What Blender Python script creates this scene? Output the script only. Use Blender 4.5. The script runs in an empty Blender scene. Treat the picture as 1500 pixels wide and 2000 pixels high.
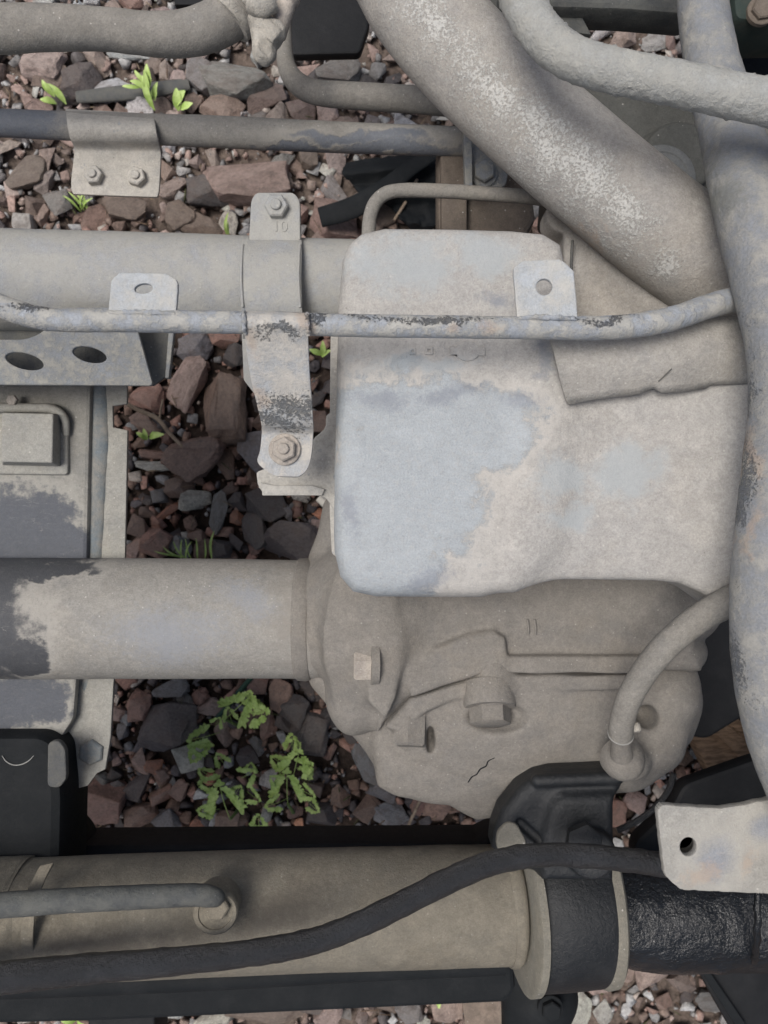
import bpy, bmesh, math, random
import numpy as np
from mathutils import Vector, Matrix, noise

random.seed(7)
rng = np.random.default_rng(11)
C = bpy.context.scene.collection

# ------------------------------------------------------------------ camera, light, exposure
H, F = 1.0, 1511.0                     # camera height (m), focal length in photo pixels (1500 x 2000)
scene = bpy.context.scene
cam_data = bpy.data.cameras.new('camera')
cam = bpy.data.objects.new('camera', cam_data)
C.objects.link(cam)
cam.location = (0, 0, H)
cam_data.sensor_fit = 'VERTICAL'
cam_data.sensor_height = 36.0
cam_data.sensor_width = 27.0
cam_data.lens = 36.0 * F / 2000.0
cam_data.clip_start = 0.01
cam_data.clip_end = 500
cam_data.dof.use_dof = True
cam_data.dof.focus_distance = 0.46
cam_data.dof.aperture_fstop = 17.0
scene.camera = cam

world = bpy.data.worlds.new('World')
scene.world = world
world.use_nodes = True
wn = world.node_tree
sky = wn.nodes.new('ShaderNodeTexSky')
sky.sky_type = 'NISHITA'
sky.sun_disc = False
sky.sun_elevation = math.radians(72)
SUN_AZ = math.radians(283)             # compass angle the light comes from (0 = +Y, clockwise)
sky.sun_rotation = SUN_AZ
sky.air_density = 1.2
sky.dust_density = 6.0
sky.ozone_density = 0.6
bg = wn.nodes['Background']
wn.links.new(sky.outputs[0], bg.inputs[0])
bg.inputs[1].default_value = 0.056

sun_d = bpy.data.lights.new('sun', 'SUN')
sun_d.energy = 1.5
sun_d.angle = math.radians(28)
sun_d.color = (1.0, 0.98, 0.95)
sun = bpy.data.objects.new('sun', sun_d)
C.objects.link(sun)
el = math.radians(72)
sdir = Vector((math.sin(SUN_AZ) * math.cos(el), math.cos(SUN_AZ) * math.cos(el), math.sin(el)))
sun.rotation_euler = sdir.to_track_quat('Z', 'Y').to_euler()
sun.location = sdir * 5

scene.view_settings.view_transform = 'Standard'
scene.view_settings.look = 'None'
scene.view_settings.gamma = 1
scene.view_settings.use_curve_mapping = False
scene.view_settings.exposure = 0.72

# ------------------------------------------------------------------ helpers
def sc(z):
    return (H - z) / F

def P(px, py, z):
    k = sc(z)
    return Vector(((px - 750) * k, (1000 - py) * k, z))

def link(name, mesh, mat=None, parent=None):
    o = bpy.data.objects.new(name, mesh)
    C.objects.link(o)
    if mat is not None:
        if len(mesh.materials) == 0:
            mesh.materials.append(mat)
    if parent is not None:
        o.parent = parent
        o.matrix_parent_inverse = parent_inv(parent)
    return o

def parent_inv(p):
    # parts keep world coordinates; only Empties carry a location
    return Matrix.Translation(-p.location) if p.type == 'EMPTY' else Matrix.Identity(4)

def tag(o, label=None, cat=None, group=None, kind=None):
    if label: o['label'] = label
    if cat: o['category'] = cat
    if group: o['group'] = group
    if kind: o['kind'] = kind
    return o

def thing(name, label, cat, loc, group=None):
    o = bpy.data.objects.new(name, None)
    C.objects.link(o)
    o.empty_display_size = 0.02
    o.location = loc
    return tag(o, label, cat, group)

def mesh_from(name, verts, faces, smooth=True, angle=None):
    me = bpy.data.meshes.new(name)
    me.from_pydata([tuple(v) for v in verts], [], [tuple(f) for f in faces])
    me.validate()
    if smooth:
        me.polygons.foreach_set('use_smooth', [True] * len(me.polygons))
        if angle is not None:
            me.set_sharp_from_angle(angle=math.radians(angle))
    me.update()
    return me

def catmull(pts, n):
    pts = [np.array(p, float) for p in pts]
    pts = [2 * pts[0] - pts[1]] + pts + [2 * pts[-1] - pts[-2]]
    out = []
    for i in range(1, len(pts) - 2):
        p0, p1, p2, p3 = pts[i - 1:i + 3]
        for j in range(n):
            t = j / n
            out.append(0.5 * ((2 * p1) + (-p0 + p2) * t + (2 * p0 - 5 * p1 + 4 * p2 - p3) * t * t + (-p0 + 3 * p1 - 3 * p2 + p3) * t ** 3))
    out.append(pts[-2])
    return out

def fbm(v, f, oct=3):
    s, a = 0, 1
    for i in range(oct):
        s += a * noise.noise(v * f)
        f *= 2.1
        a *= 0.5
    return s

def tube_mesh(name, pts, segs=28, n=8, jit=0.0, jf=60.0, flat=1.0, lumps=0.0):
    """pts: (px, py, z, radius_px)"""
    w = []
    for (px, py, z, r) in pts:
        p = P(px, py, z)
        w.append((p.x, p.y, p.z, r * sc(z)))
    s = catmull(w, n)
    ctr = [Vector(a[:3]) for a in s]
    rad = [a[3] for a in s]
    tang = []
    for i in range(len(ctr)):
        a = ctr[max(0, i - 1)]
        b = ctr[min(len(ctr) - 1, i + 1)]
        tang.append((b - a).normalized())
    up = Vector((0, 0, 1))
    u = (up - tang[0] * up.dot(tang[0])).normalized()
    verts, faces = [], []
    for i, c in enumerate(ctr):
        t = tang[i]
        u = (u - t * u.dot(t)).normalized()
        v = t.cross(u)
        for k in range(segs):
            a = 2 * math.pi * k / segs
            d = u * math.cos(a) * flat + v * math.sin(a)
            r = rad[i]
            p = c + d * r
            if jit:
                r += jit * fbm(p, jf)
            if lumps:
                q = noise.noise(p * 420)
                r += lumps * max(0.0, q - 0.25)
            verts.append(c + d * r)
    m = len(ctr)
    for i in range(m - 1):
        for k in range(segs):
            a, b = i * segs + k, i * segs + (k + 1) % segs
            faces.append((a, b, b + segs, a + segs))
    faces.append(tuple(reversed(range(segs))))
    faces.append(tuple(range((m - 1) * segs, m * segs)))
    return mesh_from(name, verts, faces, angle=50)

def tube(name, pts, mat, parent=None, **k):
    return link(name, tube_mesh(name, pts, **k), mat, parent)

def plate_mesh(name, outline, z, th=0.0025, holes=(), bev=0.0006, jag=0.0, warp=None):
    cu = bpy.data.curves.new(name, 'CURVE')
    cu.dimensions = '2D'
    cu.fill_mode = 'BOTH'
    cu.extrude = max(th / 2 - bev, 0.0001)
    cu.bevel_depth = bev
    cu.bevel_resolution = 1
    def add(poly):
        sp = cu.splines.new('POLY')
        sp.points.add(len(poly) - 1)
        for i, (x, y) in enumerate(poly):
            sp.points[i].co = (x, y, 0, 1)
        sp.use_cyclic_u = True
    k = sc(z)
    def w(p, j=0):
        x, y = p
        if j:
            x += random.uniform(-j, j); y += random.uniform(-j, j)
        return ((x - 750) * k, (1000 - y) * k)
    if jag:
        dense = []
        for i in range(len(outline)):
            a, b = outline[i], outline[(i + 1) % len(outline)]
            L = math.dist(a, b)
            nn = max(1, int(L / 9))
            for j in range(nn):
                t = j / nn
                dense.append((a[0] + (b[0] - a[0]) * t, a[1] + (b[1] - a[1]) * t))
        add([w(p, jag) for p in dense])
    else:
        add([w(p) for p in outline])
    for h in holes:
        add([w(p) for p in h])
    o = bpy.data.objects.new(name, cu)
    C.objects.link(o)
    dg = bpy.context.evaluated_depsgraph_get()
    me = bpy.data.meshes.new_from_object(o.evaluated_get(dg))
    bpy.data.objects.remove(o)
    bpy.data.curves.remove(cu)
    me.name = name
    for v in me.vertices:
        v.co.z += z
        if warp:
            v.co.z += warp(v.co.x / k + 750, 1000 - v.co.y / k)
    me.polygons.foreach_set('use_smooth', [True] * len(me.polygons))
    me.set_sharp_from_angle(angle=math.radians(35))
    return me

def plate(name, outline, z, mat, parent=None, **k):
    return link(name, plate_mesh(name, outline, z, **k), mat, parent)

def rounded(poly, r, n=5):
    out = []
    m = len(poly)
    for i in range(m):
        p0, p1, p2 = [np.array(poly[j % m], float) for j in (i - 1, i, i + 1)]
        rr = r[i] if isinstance(r, (list, tuple)) else r
        a, b = p0 - p1, p2 - p1
        la, lb = np.linalg.norm(a), np.linalg.norm(b)
        q = min(rr, la * .45, lb * .45)
        A, B = p1 + a / la * q, p1 + b / lb * q
        for j in range(n + 1):
            t = j / n
            out.append(tuple((1 - t) ** 2 * A + 2 * t * (1 - t) * p1 + t * t * B))
    return out

def ellipse(cx, cy, rx, ry, rot=0, n=24):
    c, s = math.cos(math.radians(rot)), math.sin(math.radians(rot))
    return [(cx + rx * math.cos(a) * c - ry * math.sin(a) * s, cy + rx * math.cos(a) * s + ry * math.sin(a) * c)
            for a in [2 * math.pi * i / n for i in range(n)]]

def strip(name, rows, mat, parent=None, th=0.0025, cols=8, sub=4, jit=0.0003):
    """bent sheet metal: rows of (xl, yl, xr, yr, z) lofted smoothly; th = thickness"""
    rr = catmull(rows, sub)
    verts, faces = [], []
    for (xl, yl, xr, yr, z) in rr:
        for c in range(cols + 1):
            t = c / cols
            p = P(xl + (xr - xl) * t, yl + (yr - yl) * t, z)
            p.z += jit * fbm(p, 90)
            verts.append(p)
    w = cols + 1
    for i in range(len(rr) - 1):
        for c in range(cols):
            faces.append((i * w + c, (i + 1) * w + c, (i + 1) * w + c + 1, i * w + c + 1))
    me = mesh_from(name, verts, faces, angle=60)
    o = link(name, me, mat, parent)
    md = o.modifiers.new('thickness', 'SOLIDIFY')
    md.thickness = th
    md.offset = -1
    bv = o.modifiers.new('edge', 'BEVEL')
    bv.width = 0.0005
    bv.segments = 2
    bv.limit_method = 'ANGLE'
    bv.angle_limit = math.radians(50)
    return o

def lathe_mesh(name, centre, axis, prof, segs=32, hexn=None, rot=0.0, squash=1.0):
    """prof: list of (distance along axis, radius) in m"""
    axis = Vector(axis).normalized()
    ref = Vector((0, 0, 1)) if abs(axis.z) < .9 else Vector((1, 0, 0))
    u = (ref - axis * ref.dot(axis)).normalized()
    v = axis.cross(u)
    n = hexn or segs
    verts, faces = [], []
    for (d, r) in prof:
        for k in range(n):
            a = 2 * math.pi * k / n + rot
            verts.append(Vector(centre) + axis * d + (u * math.cos(a) + v * math.sin(a) * squash) * r)
    for i in range(len(prof) - 1):
        for k in range(n):
            a, b = i * n + k, i * n + (k + 1) % n
            faces.append((a, b, b + n, a + n))
    faces.append(tuple(reversed(range(n))))
    faces.append(tuple(range((len(prof) - 1) * n, len(prof) * n)))
    me = mesh_from(name, verts, faces, angle=38)
    return me

def lathe(name, centre, axis, prof, mat, parent=None, **k):
    return link(name, lathe_mesh(name, centre, axis, prof, **k), mat, parent)

def bolt(px, py, z, rpx, mat, parent, h=0.5, name='bolt', washer=True, axis=(0, 0, 1), stud=True, rot=None):
    """hex bolt as one mesh: washer, hexagon with chamfer, thread end"""
    r = rpx * sc(z)
    c = P(px, py, z)
    bm = bmesh.new()
    def put(me):
        bm.from_mesh(me)
        bpy.data.meshes.remove(me)
    ro = random.random() if rot is None else rot
    b = 0
    if washer:
        put(lathe_mesh('w', c, axis, [(-r * .3, r * 1.25), (r * .10, r * 1.25), (r * .16, r * 1.18)], segs=28))
        b = r * .16
    put(lathe_mesh('h', c, axis, [(-r * .2, r * .98), (b + r * h, r * .98), (b + r * (h + .12), r * .86)], hexn=6, rot=ro))
    if stud:
        put(lathe_mesh('s', c, axis, [(0, r * .45), (b + r * (h + .32), r * .45), (b + r * (h + .40), r * .38)], segs=18))
    me = bpy.data.meshes.new(name)
    bm.to_mesh(me)
    bm.free()
    me.polygons.foreach_set('use_smooth', [True] * len(me.polygons))
    me.set_sharp_from_angle(angle=math.radians(35))
    return link(name, me, mat, parent)

# ---- signed distance shapes -> smooth cast-metal meshes
def smin(a, b, k):
    h = np.clip(0.5 + 0.5 * (b - a) / k, 0, 1)
    return b + (a - b) * h - k * h * (1 - h)

def smax(a, b, k):
    return -smin(-a, -b, k)

def sd_caps(p, a, b, ra, rb):
    a, b = np.array(a, float), np.array(b, float)
    ba = b - a
    q = [p[i] - a[i] for i in range(3)]
    t = np.clip((q[0] * ba[0] + q[1] * ba[1] + q[2] * ba[2]) / ba.dot(ba), 0, 1)
    return np.sqrt(sum((q[i] - ba[i] * t) ** 2 for i in range(3))) - (ra + (rb - ra) * t)

def sd_cyl(p, a, b, r, rnd=4):
    a, b = np.array(a, float), np.array(b, float)
    L = np.linalg.norm(b - a)
    d = (b - a) / L
    q = [p[i] - (a[i] + b[i]) / 2 for i in range(3)]
    ax = q[0] * d[0] + q[1] * d[1] + q[2] * d[2]
    rad = np.sqrt(np.maximum(q[0] ** 2 + q[1] ** 2 + q[2] ** 2 - ax ** 2, 0))
    dx, dy = rad - r + rnd, np.abs(ax) - L / 2 + rnd
    return np.minimum(np.maximum(dx, dy), 0) + np.sqrt(np.maximum(dx, 0) ** 2 + np.maximum(dy, 0) ** 2) - rnd

def sd_ell(p, c, r):
    q = [(p[i] - c[i]) / r[i] for i in range(3)]
    k0 = np.sqrt(q[0] ** 2 + q[1] ** 2 + q[2] ** 2)
    k1 = np.sqrt(sum((q[i] / r[i]) ** 2 for i in range(3)))
    return k0 * (k0 - 1) / np.maximum(k1, 1e-9)

def sd_poly2(u, v, poly):
    d = np.full(u.shape, 1e9)
    s = np.ones(u.shape)
    n = len(poly)
    j = n - 1
    for i in range(n):
        ex, ey = poly[j][0] - poly[i][0], poly[j][1] - poly[i][1]
        wx, wy = u - poly[i][0], v - poly[i][1]
        t = np.clip((wx * ex + wy * ey) / (ex * ex + ey * ey), 0, 1)
        bx, by = wx - ex * t, wy - ey * t
        d = np.minimum(d, bx * bx + by * by)
        c1 = v >= poly[i][1]; c2 = v < poly[j][1]; c3 = ex * wy > ey * wx
        flip = (c1 & c2 & c3) | (~c1 & ~c2 & ~c3)
        s = np.where(flip, -s, s)
        j = i
    return s * np.sqrt(d)

def sd_prism(p, poly, w0, w1, rnd):
    d2 = sd_poly2(p[0][:, :, :1], p[1][:, :, :1], poly) + rnd
    dz = np.abs(p[2] - (w0 + w1) / 2) - (w1 - w0) / 2 + rnd
    return np.minimum(np.maximum(d2, dz), 0) + np.sqrt(np.maximum(d2, 0) ** 2 + np.maximum(dz, 0) ** 2) - rnd

def sdf_mesh(name, f, lo, hi, res, z0):
    """f works in photo pixels at height z0: u right, v down, w up (same scale)"""
    us, vs, ws = [np.arange(lo[i], hi[i] + res, res) for i in range(3)]
    U, V, W = np.meshgrid(us, vs, ws, indexing='ij')
    D = f((U, V, W))
    ins = D < 0
    nx, ny, nz = D.shape
    cnt = np.zeros((nx - 1, ny - 1, nz - 1))
    acc = np.zeros((3, nx - 1, ny - 1, nz - 1))
    corners = [(i, j, k) for i in (0, 1) for j in (0, 1) for k in (0, 1)]
    sl = lambda c: tuple(slice(c[q], D.shape[q] - 1 + c[q]) for q in range(3))
    for a in corners:
        for q in range(3):
            if a[q] == 0:
                b = list(a); b[q] = 1
                da, db = D[sl(a)], D[sl(b)]
                m = (da < 0) != (db < 0)
                t = np.where(m, da / np.where(m, da - db, 1), 0)
                for r in range(3):
                    acc[r] += np.where(m, a[r] + (t if r == q else 0), 0)
                cnt += m
    act = cnt > 0
    idx = -np.ones(act.shape, dtype=np.int64)
    idx[act] = np.arange(act.sum())
    I, J, K = np.nonzero(act)
    n = cnt[act]
    pu = lo[0] + (I + acc[0][act] / n) * res
    pv = lo[1] + (J + acc[1][act] / n) * res
    pw = lo[2] + (K + acc[2][act] / n) * res
    k = sc(z0)
    verts = np.stack([(pu - 750) * k, (1000 - pv) * k, z0 + pw * k], 1)
    faces = []
    for q in range(3):
        r, s = (q + 1) % 3, (q + 2) % 3
        s0 = [slice(None)] * 3; s1 = [slice(None)] * 3
        s0[q] = slice(0, -1); s1[q] = slice(1, None)
        ch = ins[tuple(s0)] != ins[tuple(s1)]
        E = np.array(np.nonzero(ch))
        ok = (E[r] > 0) & (E[s] > 0) & (E[r] < D.shape[r] - 1) & (E[s] < D.shape[s] - 1)
        E = E[:, ok]
        def cell(dr, ds):
            c = E.copy(); c[r] -= dr; c[s] -= ds
            return idx[c[0], c[1], c[2]]
        quad = np.stack([cell(1, 1), cell(0, 1), cell(0, 0), cell(1, 0)], 1)
        fl = ~ins[E[0], E[1], E[2]]
        quad[~fl] = quad[~fl][:, ::-1]
        faces.append(quad)
    faces = np.concatenate(faces)
    me = bpy.data.meshes.new(name)
    me.vertices.add(len(verts)); me.vertices.foreach_set('co', verts.ravel())
    me.loops.add(faces.size); me.loops.foreach_set('vertex_index', faces.ravel())
    me.polygons.add(len(faces))
    me.polygons.foreach_set('loop_start', np.arange(0, faces.size, 4))
    me.polygons.foreach_set('use_smooth', [True] * len(faces))
    me.update(calc_edges=True)
    me.validate()
    return me

def sdf(name, f, lo, hi, res, z0, mat, parent=None):
    return link(name, sdf_mesh(name, f, lo, hi, res, z0), mat, parent)

# ------------------------------------------------------------------ materials
class NT:
    def __init__(s, name):
        s.mat = bpy.data.materials.new(name)
        s.mat.use_nodes = True
        s.t = s.mat.node_tree
        s.b = s.t.nodes['Principled BSDF']
        tc = s.t.nodes.new('ShaderNodeTexCoord')
        s.pos = tc.outputs['Object']
    def n(s, typ, ins=None, **props):
        nd = s.t.nodes.new(typ)
        for k, v in props.items():
            setattr(nd, k, v)
        for k, v in (ins or {}).items():
            if isinstance(v, bpy.types.NodeSocket):
                s.t.links.new(v, nd.inputs[k])
            else:
                nd.inputs[k].default_value = v
        return nd
    def noise(s, scale, detail=4, rough=.6, vec=None, dist=0):
        return s.n('ShaderNodeTexNoise', {'Vector': vec or s.pos, 'Scale': scale, 'Detail': detail, 'Roughness': rough, 'Distortion': dist}).outputs['Fac']
    def math(s, op, a, b=None, c=None, clamp=False):
        ins = {0: a}
        if b is not None: ins[1] = b
        if c is not None: ins[2] = c
        return s.n('ShaderNodeMath', ins, operation=op, use_clamp=clamp).outputs[0]
    def ramp(s, x, lo, hi, a=0.0, b=1.0):
        return s.n('ShaderNodeMapRange', {0: x, 1: lo, 2: hi, 3: a, 4: b}, interpolation_type='SMOOTHSTEP').outputs[0]
    def mix(s, f, a, b, mode='MIX'):
        nd = s.n('ShaderNodeMix', None, data_type='RGBA', blend_type=mode)
        for k, v in ((0, f), (6, a), (7, b)):
            if isinstance(v, bpy.types.NodeSocket): s.t.links.new(v, nd.inputs[k])
            else: nd.inputs[k].default_value = v if k == 0 else (*v, 1)
        return nd.outputs[2]
    def scale_rgb(s, col, f):
        nd = s.n('ShaderNodeVectorMath', {0: col}, operation='SCALE')
        if isinstance(f, bpy.types.NodeSocket): s.t.links.new(f, nd.inputs['Scale'])
        else: nd.inputs['Scale'].default_value = f
        return nd.outputs[0]
    def blobs(s, lst, z):
        """soft union of ellipses (px, py, rx, ry, rot) lying at height z; 1 at the centre, 0 at twice the radius"""
        k = sc(z)
        best = None
        wn_ = s.n('ShaderNodeTexNoise', {'Vector': s.pos, 'Scale': 26.0, 'Detail': 7.0, 'Roughness': .62}).outputs['Color']
        wv = s.n('ShaderNodeVectorMath', {0: wn_, 1: (.5, .5, .5)}, operation='SUBTRACT').outputs[0]
        wv = s.n('ShaderNodeVectorMath', {0: wv, 1: (110 * k, 110 * k, 0)}, operation='MULTIPLY').outputs[0]
        pos = s.n('ShaderNodeVectorMath', {0: s.pos, 1: wv}, operation='ADD').outputs[0]
        for (px, py, rx, ry, *ro) in lst:
            rot = math.radians(ro[0]) if ro else 0
            m = s.n('ShaderNodeMapping', {'Vector': pos, 'Location': ((px - 750) * k, (1000 - py) * k, 0),
                    'Rotation': (0, 0, -rot), 'Scale': (rx * k, ry * k, 1e6)}, vector_type='TEXTURE')
            L = s.n('ShaderNodeVectorMath', {0: m.outputs[0]}, operation='LENGTH').outputs['Value']
            v = s.math('MULTIPLY_ADD', L, -.5, 1.0)
            best = v if best is None else s.math('MAXIMUM', best, v)
        return best
    def finish(s, col, rough, bump=None, dist=0.001, strength=1.0, spec=0.3, metal=0.0):
        for k, v in (('Base Color', col), ('Roughness', rough), ('Metallic', metal), ('Specular IOR Level', spec)):
            if isinstance(v, bpy.types.NodeSocket): s.t.links.new(v, s.b.inputs[k])
            else: s.b.inputs[k].default_value = (*v, 1) if k == 'Base Color' and len(v) == 3 else v
        if bump is not None:
            b = s.n('ShaderNodeBump', {'Strength': strength, 'Distance': dist, 'Height': bump})
            s.t.links.new(b.outputs[0], s.b.inputs['Normal'])
        return s.mat

def dusty(name, dust=(.40, .365, .32), clean=(.33, .36, .40), blobs=(), z=.5, amp=.5, nscale=45, edge=.07,
          chips=(), chipcol=(.05, .055, .065), white=(), cover=None, grit=1.0, clean_rough=.5, dark=(), darkcol=(.2, .19, .185),
          rim=1.12, film=.3, rust=(), bumpd=.0007, mott=.12, smudge=.36, veil=(), veilcol=(.37, .403, .42)):
    dust = (dust[0] * .99, dust[1] * 1.0, dust[2] * 1.0)
    m = NT(name)
    nb = m.noise(nscale * 1.6, 10, .72)
    big = m.noise(9, 3, .5)
    med = m.noise(70, 5, .65)
    fine = m.noise(900, 3, .7)
    grain = m.noise(320, 5, .75)
    base = m.mix(m.ramp(med, .35, .7), tuple(c * (1 - mott) for c in dust), tuple(c * (1 + mott * .6) for c in dust))
    base = m.mix(m.ramp(big, .35, .65), base, m.mix(.5, base, (dust[0] * .95, dust[1] * .97, dust[2] * 1.0)))
    sm = m.noise(42, 8, .72, dist=.3)
    base = m.mix(m.math('MULTIPLY', m.ramp(sm, .47, .68), smudge), base, (dust[0] * .64, dust[1] * .68, dust[2] * .75))
    tn = m.noise(24, 7, .7)
    base = m.mix(m.math('MULTIPLY', m.ramp(tn, .5, .7), smudge * .9), base, (dust[0] * 1.10, dust[1] * 1.05, dust[2] * .97))
    base = m.scale_rgb(base, m.ramp(grain, .3, .72, .88, 1.1))
    base = m.scale_rgb(base, m.ramp(fine, .25, .75, .86, 1.11))
    # light crumbs and dark pits
    v1 = m.n('ShaderNodeTexVoronoi', {'Vector': m.pos, 'Scale': 260.0, 'Randomness': 1.0})
    spot = m.math('LESS_THAN', v1.outputs['Distance'], m.math('MULTIPLY_ADD', m.n('ShaderNodeSeparateColor', {0: v1.outputs['Color']}).outputs[0], .5, -.33))
    base = m.mix(m.math('MULTIPLY', spot, .55 * grit), base, (.58, .56, .52))
    v2 = m.n('ShaderNodeTexVoronoi', {'Vector': m.pos, 'Scale': 170.0, 'Randomness': 1.0})
    pit = m.math('LESS_THAN', v2.outputs['Distance'], m.math('MULTIPLY_ADD', m.n('ShaderNodeSeparateColor', {0: v2.outputs['Color']}).outputs[1], .5, -.40))
    base = m.mix(m.math('MULTIPLY', pit, .5 * grit), base, (.13, .12, .11))
    cl_mask = None
    if blobs or cover is not None:
        if blobs:
            f = m.blobs(blobs, z)
            f = m.math('ADD', f, m.math('MULTIPLY', m.math('SUBTRACT', nb, .5), amp))
        else:
            f = m.math('ADD', m.math('MULTIPLY', m.math('SUBTRACT', nb, .5), 1.6), cover)
        cl_mask = m.ramp(f, .5 - edge, .5 + edge)
        rimm = m.math('MULTIPLY', m.ramp(f, .5 - edge * 3.5, .5 - edge * .6), m.math('SUBTRACT', 1.0, cl_mask))
        base = m.mix(m.math('MULTIPLY', rimm, .6), base, tuple(c * rim for c in dust))
        # clean paint under a thin uneven film of dust
        streak = m.n('ShaderNodeTexNoise', {'Vector': m.n('ShaderNodeMapping', {'Vector': m.pos, 'Rotation': (0, 0, .5), 'Scale': (120, 210, 120)}).outputs[0], 'Scale': 1.0, 'Detail': 5, 'Roughness': .7}).outputs['Fac']
        cl = m.mix(m.ramp(streak, .3, .75), tuple(c * .94 for c in clean), tuple(min(1, c * 1.07) for c in clean))
        cl = m.mix(m.math('MULTIPLY', m.ramp(grain, .45, .75), film), cl, dust)
        blots = m.math('MULTIPLY', m.ramp(m.noise(150, 7, .78), .54, .72), .5)
        cl = m.mix(blots, cl, tuple(c * .70 for c in clean))
        cl = m.mix(m.math('MULTIPLY', m.ramp(sm, .45, .7), .35), cl, tuple(c * .78 for c in clean))
        cl = m.mix(m.math('MULTIPLY', m.ramp(tn, .48, .7), .35), cl, tuple(min(.6, c * 1.2) for c in clean))
        cl = m.scale_rgb(cl, m.ramp(fine, .25, .75, .9, 1.09))
        base = m.mix(cl_mask, base, cl)
    sv = m.n('ShaderNodeMapping', {'Vector': m.pos, 'Rotation': (0, 0, .9), 'Scale': (20, 95, 40)}).outputs[0]
    sn = m.math('ABSOLUTE', m.math('SUBTRACT', m.noise(1.0, 4, .6, vec=sv, dist=.4), .5))
    sk = m.math('MULTIPLY', m.ramp(sn, 0, .006, 1, 0), m.ramp(m.noise(60, 3, .6), .52, .62))
    base = m.mix(m.math('MULTIPLY', sk, .30 * grit), base, tuple(c * 1.4 for c in dust))
    sv2 = m.n('ShaderNodeMapping', {'Vector': m.pos, 'Rotation': (0, 0, -.5), 'Scale': (130, 26, 40)}).outputs[0]
    sn2 = m.math('ABSOLUTE', m.math('SUBTRACT', m.noise(1.0, 4, .6, vec=sv2, dist=.4), .47))
    sk2 = m.math('MULTIPLY', m.ramp(sn2, 0, .005, 1, 0), m.ramp(m.noise(45, 3, .6), .55, .65))
    base = m.mix(m.math('MULTIPLY', sk2, .35 * grit), base, tuple(c * .4 for c in dust))
    if veil:
        g = m.math('ADD', m.blobs(veil, z), m.math('MULTIPLY', m.math('SUBTRACT', m.noise(75, 8, .75), .5), 1.6))
        base = m.mix(m.math('MULTIPLY', m.ramp(g, .35, .85), .7), base, veilcol)
    if dark:
        g = m.math('ADD', m.blobs(dark, z), m.math('MULTIPLY', m.math('SUBTRACT', m.noise(260, 7, .78), .5), 1.5))
        base = m.mix(m.math('MULTIPLY', m.ramp(g, .30, 1.0), .75), base, darkcol)
    if rust:
        g = m.math('ADD', m.blobs(rust, z), m.math('MULTIPLY', m.math('SUBTRACT', m.noise(160, 6, .7), .5), 1.3))
        base = m.mix(m.math('MULTIPLY', m.ramp(g, .5, .95), .45), base, (.40, .30, .225))
    hgt = m.math('ADD', m.math('MULTIPLY', grain, .8), m.math('MULTIPLY', fine, .5))
    if white:
        g = m.math('ADD', m.blobs(white, z), m.math('MULTIPLY', m.math('SUBTRACT', m.noise(60, 5, .6), .5), .9))
        w1 = m.noise(620, 4, .75)
        w2 = m.ramp(m.math('MULTIPLY_ADD', m.math('SUBTRACT', g, .66), .30, w1), .42, .60)
        w = m.math('MULTIPLY', m.ramp(g, .15, .75), w2)
        v3 = m.n('ShaderNodeTexVoronoi', {'Vector': m.pos, 'Scale': 330.0, 'Randomness': 1.0})
        hole = m.math('LESS_THAN', v3.outputs['Distance'], m.math('MULTIPLY_ADD', m.n('ShaderNodeSeparateColor', {0: v3.outputs['Color']}).outputs[0], .7, -.32))
        w = m.math('MULTIPLY', w, m.math('MULTIPLY_ADD', hole, -.85, 1.0))
        base = m.mix(m.math('MULTIPLY', w, .52), base, (.68, .69, .665))
        hgt = m.math('ADD', hgt, m.math('MULTIPLY', w, .3))
    if chips:
        g = m.math('ADD', m.blobs(chips, z), m.math('MULTIPLY', m.math('SUBTRACT', m.noise(620, 5, .75), .5), 2.4))
        cm = m.ramp(g, .60, .95)
        base = m.mix(m.math('MULTIPLY', cm, .8), base, chipcol)
        hgt = m.math('SUBTRACT', hgt, m.math('MULTIPLY', cm, .8))
    rough = m.math('MULTIPLY_ADD', grain, .1, .85)
    if cl_mask is not None:
        rough = m.math('MULTIPLY_ADD', cl_mask, clean_rough - .88, rough)
        hgt = m.math('SUBTRACT', hgt, m.math('MULTIPLY', cl_mask, .5))
    return m.finish(base, rough, hgt, bumpd, 1.0, spec=.35)

def black_mat(name, col=(.014, .016, .019), rough=.5, dusting=.12, bump=.4, scale=260, dustcol=(.16, .16, .16), spec=.3):
    m = NT(name)
    a = m.noise(scale, 6, .75)
    b = m.noise(28, 6, .7)
    c = m.mix(m.math('MULTIPLY', m.ramp(b, .42, .75), dusting), col, dustcol)
    c = m.mix(m.math('MULTIPLY', m.ramp(a, .55, .75), dusting * .8), c, dustcol)
    r = m.math('MULTIPLY_ADD', a, .3, rough - .12)
    return m.finish(c, r, a, .0012 * bump, 1.0, spec=spec)

DUST = (.39, .367, .335)
MUD = (.215, .192, .153)  # mud brown with the shade of the low parts mixed in
# -- see the builders below for where each is used
M_pan = dusty('dusty_pan', dust=(.42, .40, .375), clean=(.352, .382, .405), z=.55, amp=.95, nscale=38, film=.4, edge=.08, rim=1.22, smudge=.2,
    veil=[(1210, 925, 95, 55, -8), (1090, 930, 60, 50, 0), (790, 520, 130, 60, 0), (950, 500, 80, 40, 0), (820, 715, 120, 22, 0), (1100, 1010, 50, 25, 0)],
    blobs=[(790, 930, 160, 190, 0), (720, 1000, 110, 190, 0), (750, 1120, 110, 70, -10), (940, 850, 120, 70, -25),
           (800, 800, 190, 50, 0)],
    dark=[(960, 590, 34, 26, 0), (1048, 700, 22, 40, 0), (740, 785, 75, 18, 0), (880, 780, 70, 22, -5), (1010, 790, 45, 25, 0), (690, 1000, 14, 60, 0), (830, 1130, 50, 22, -25)], darkcol=(.22, .24, .275))  # first two dark blobs are shade beside tab and guard, painted in
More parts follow.
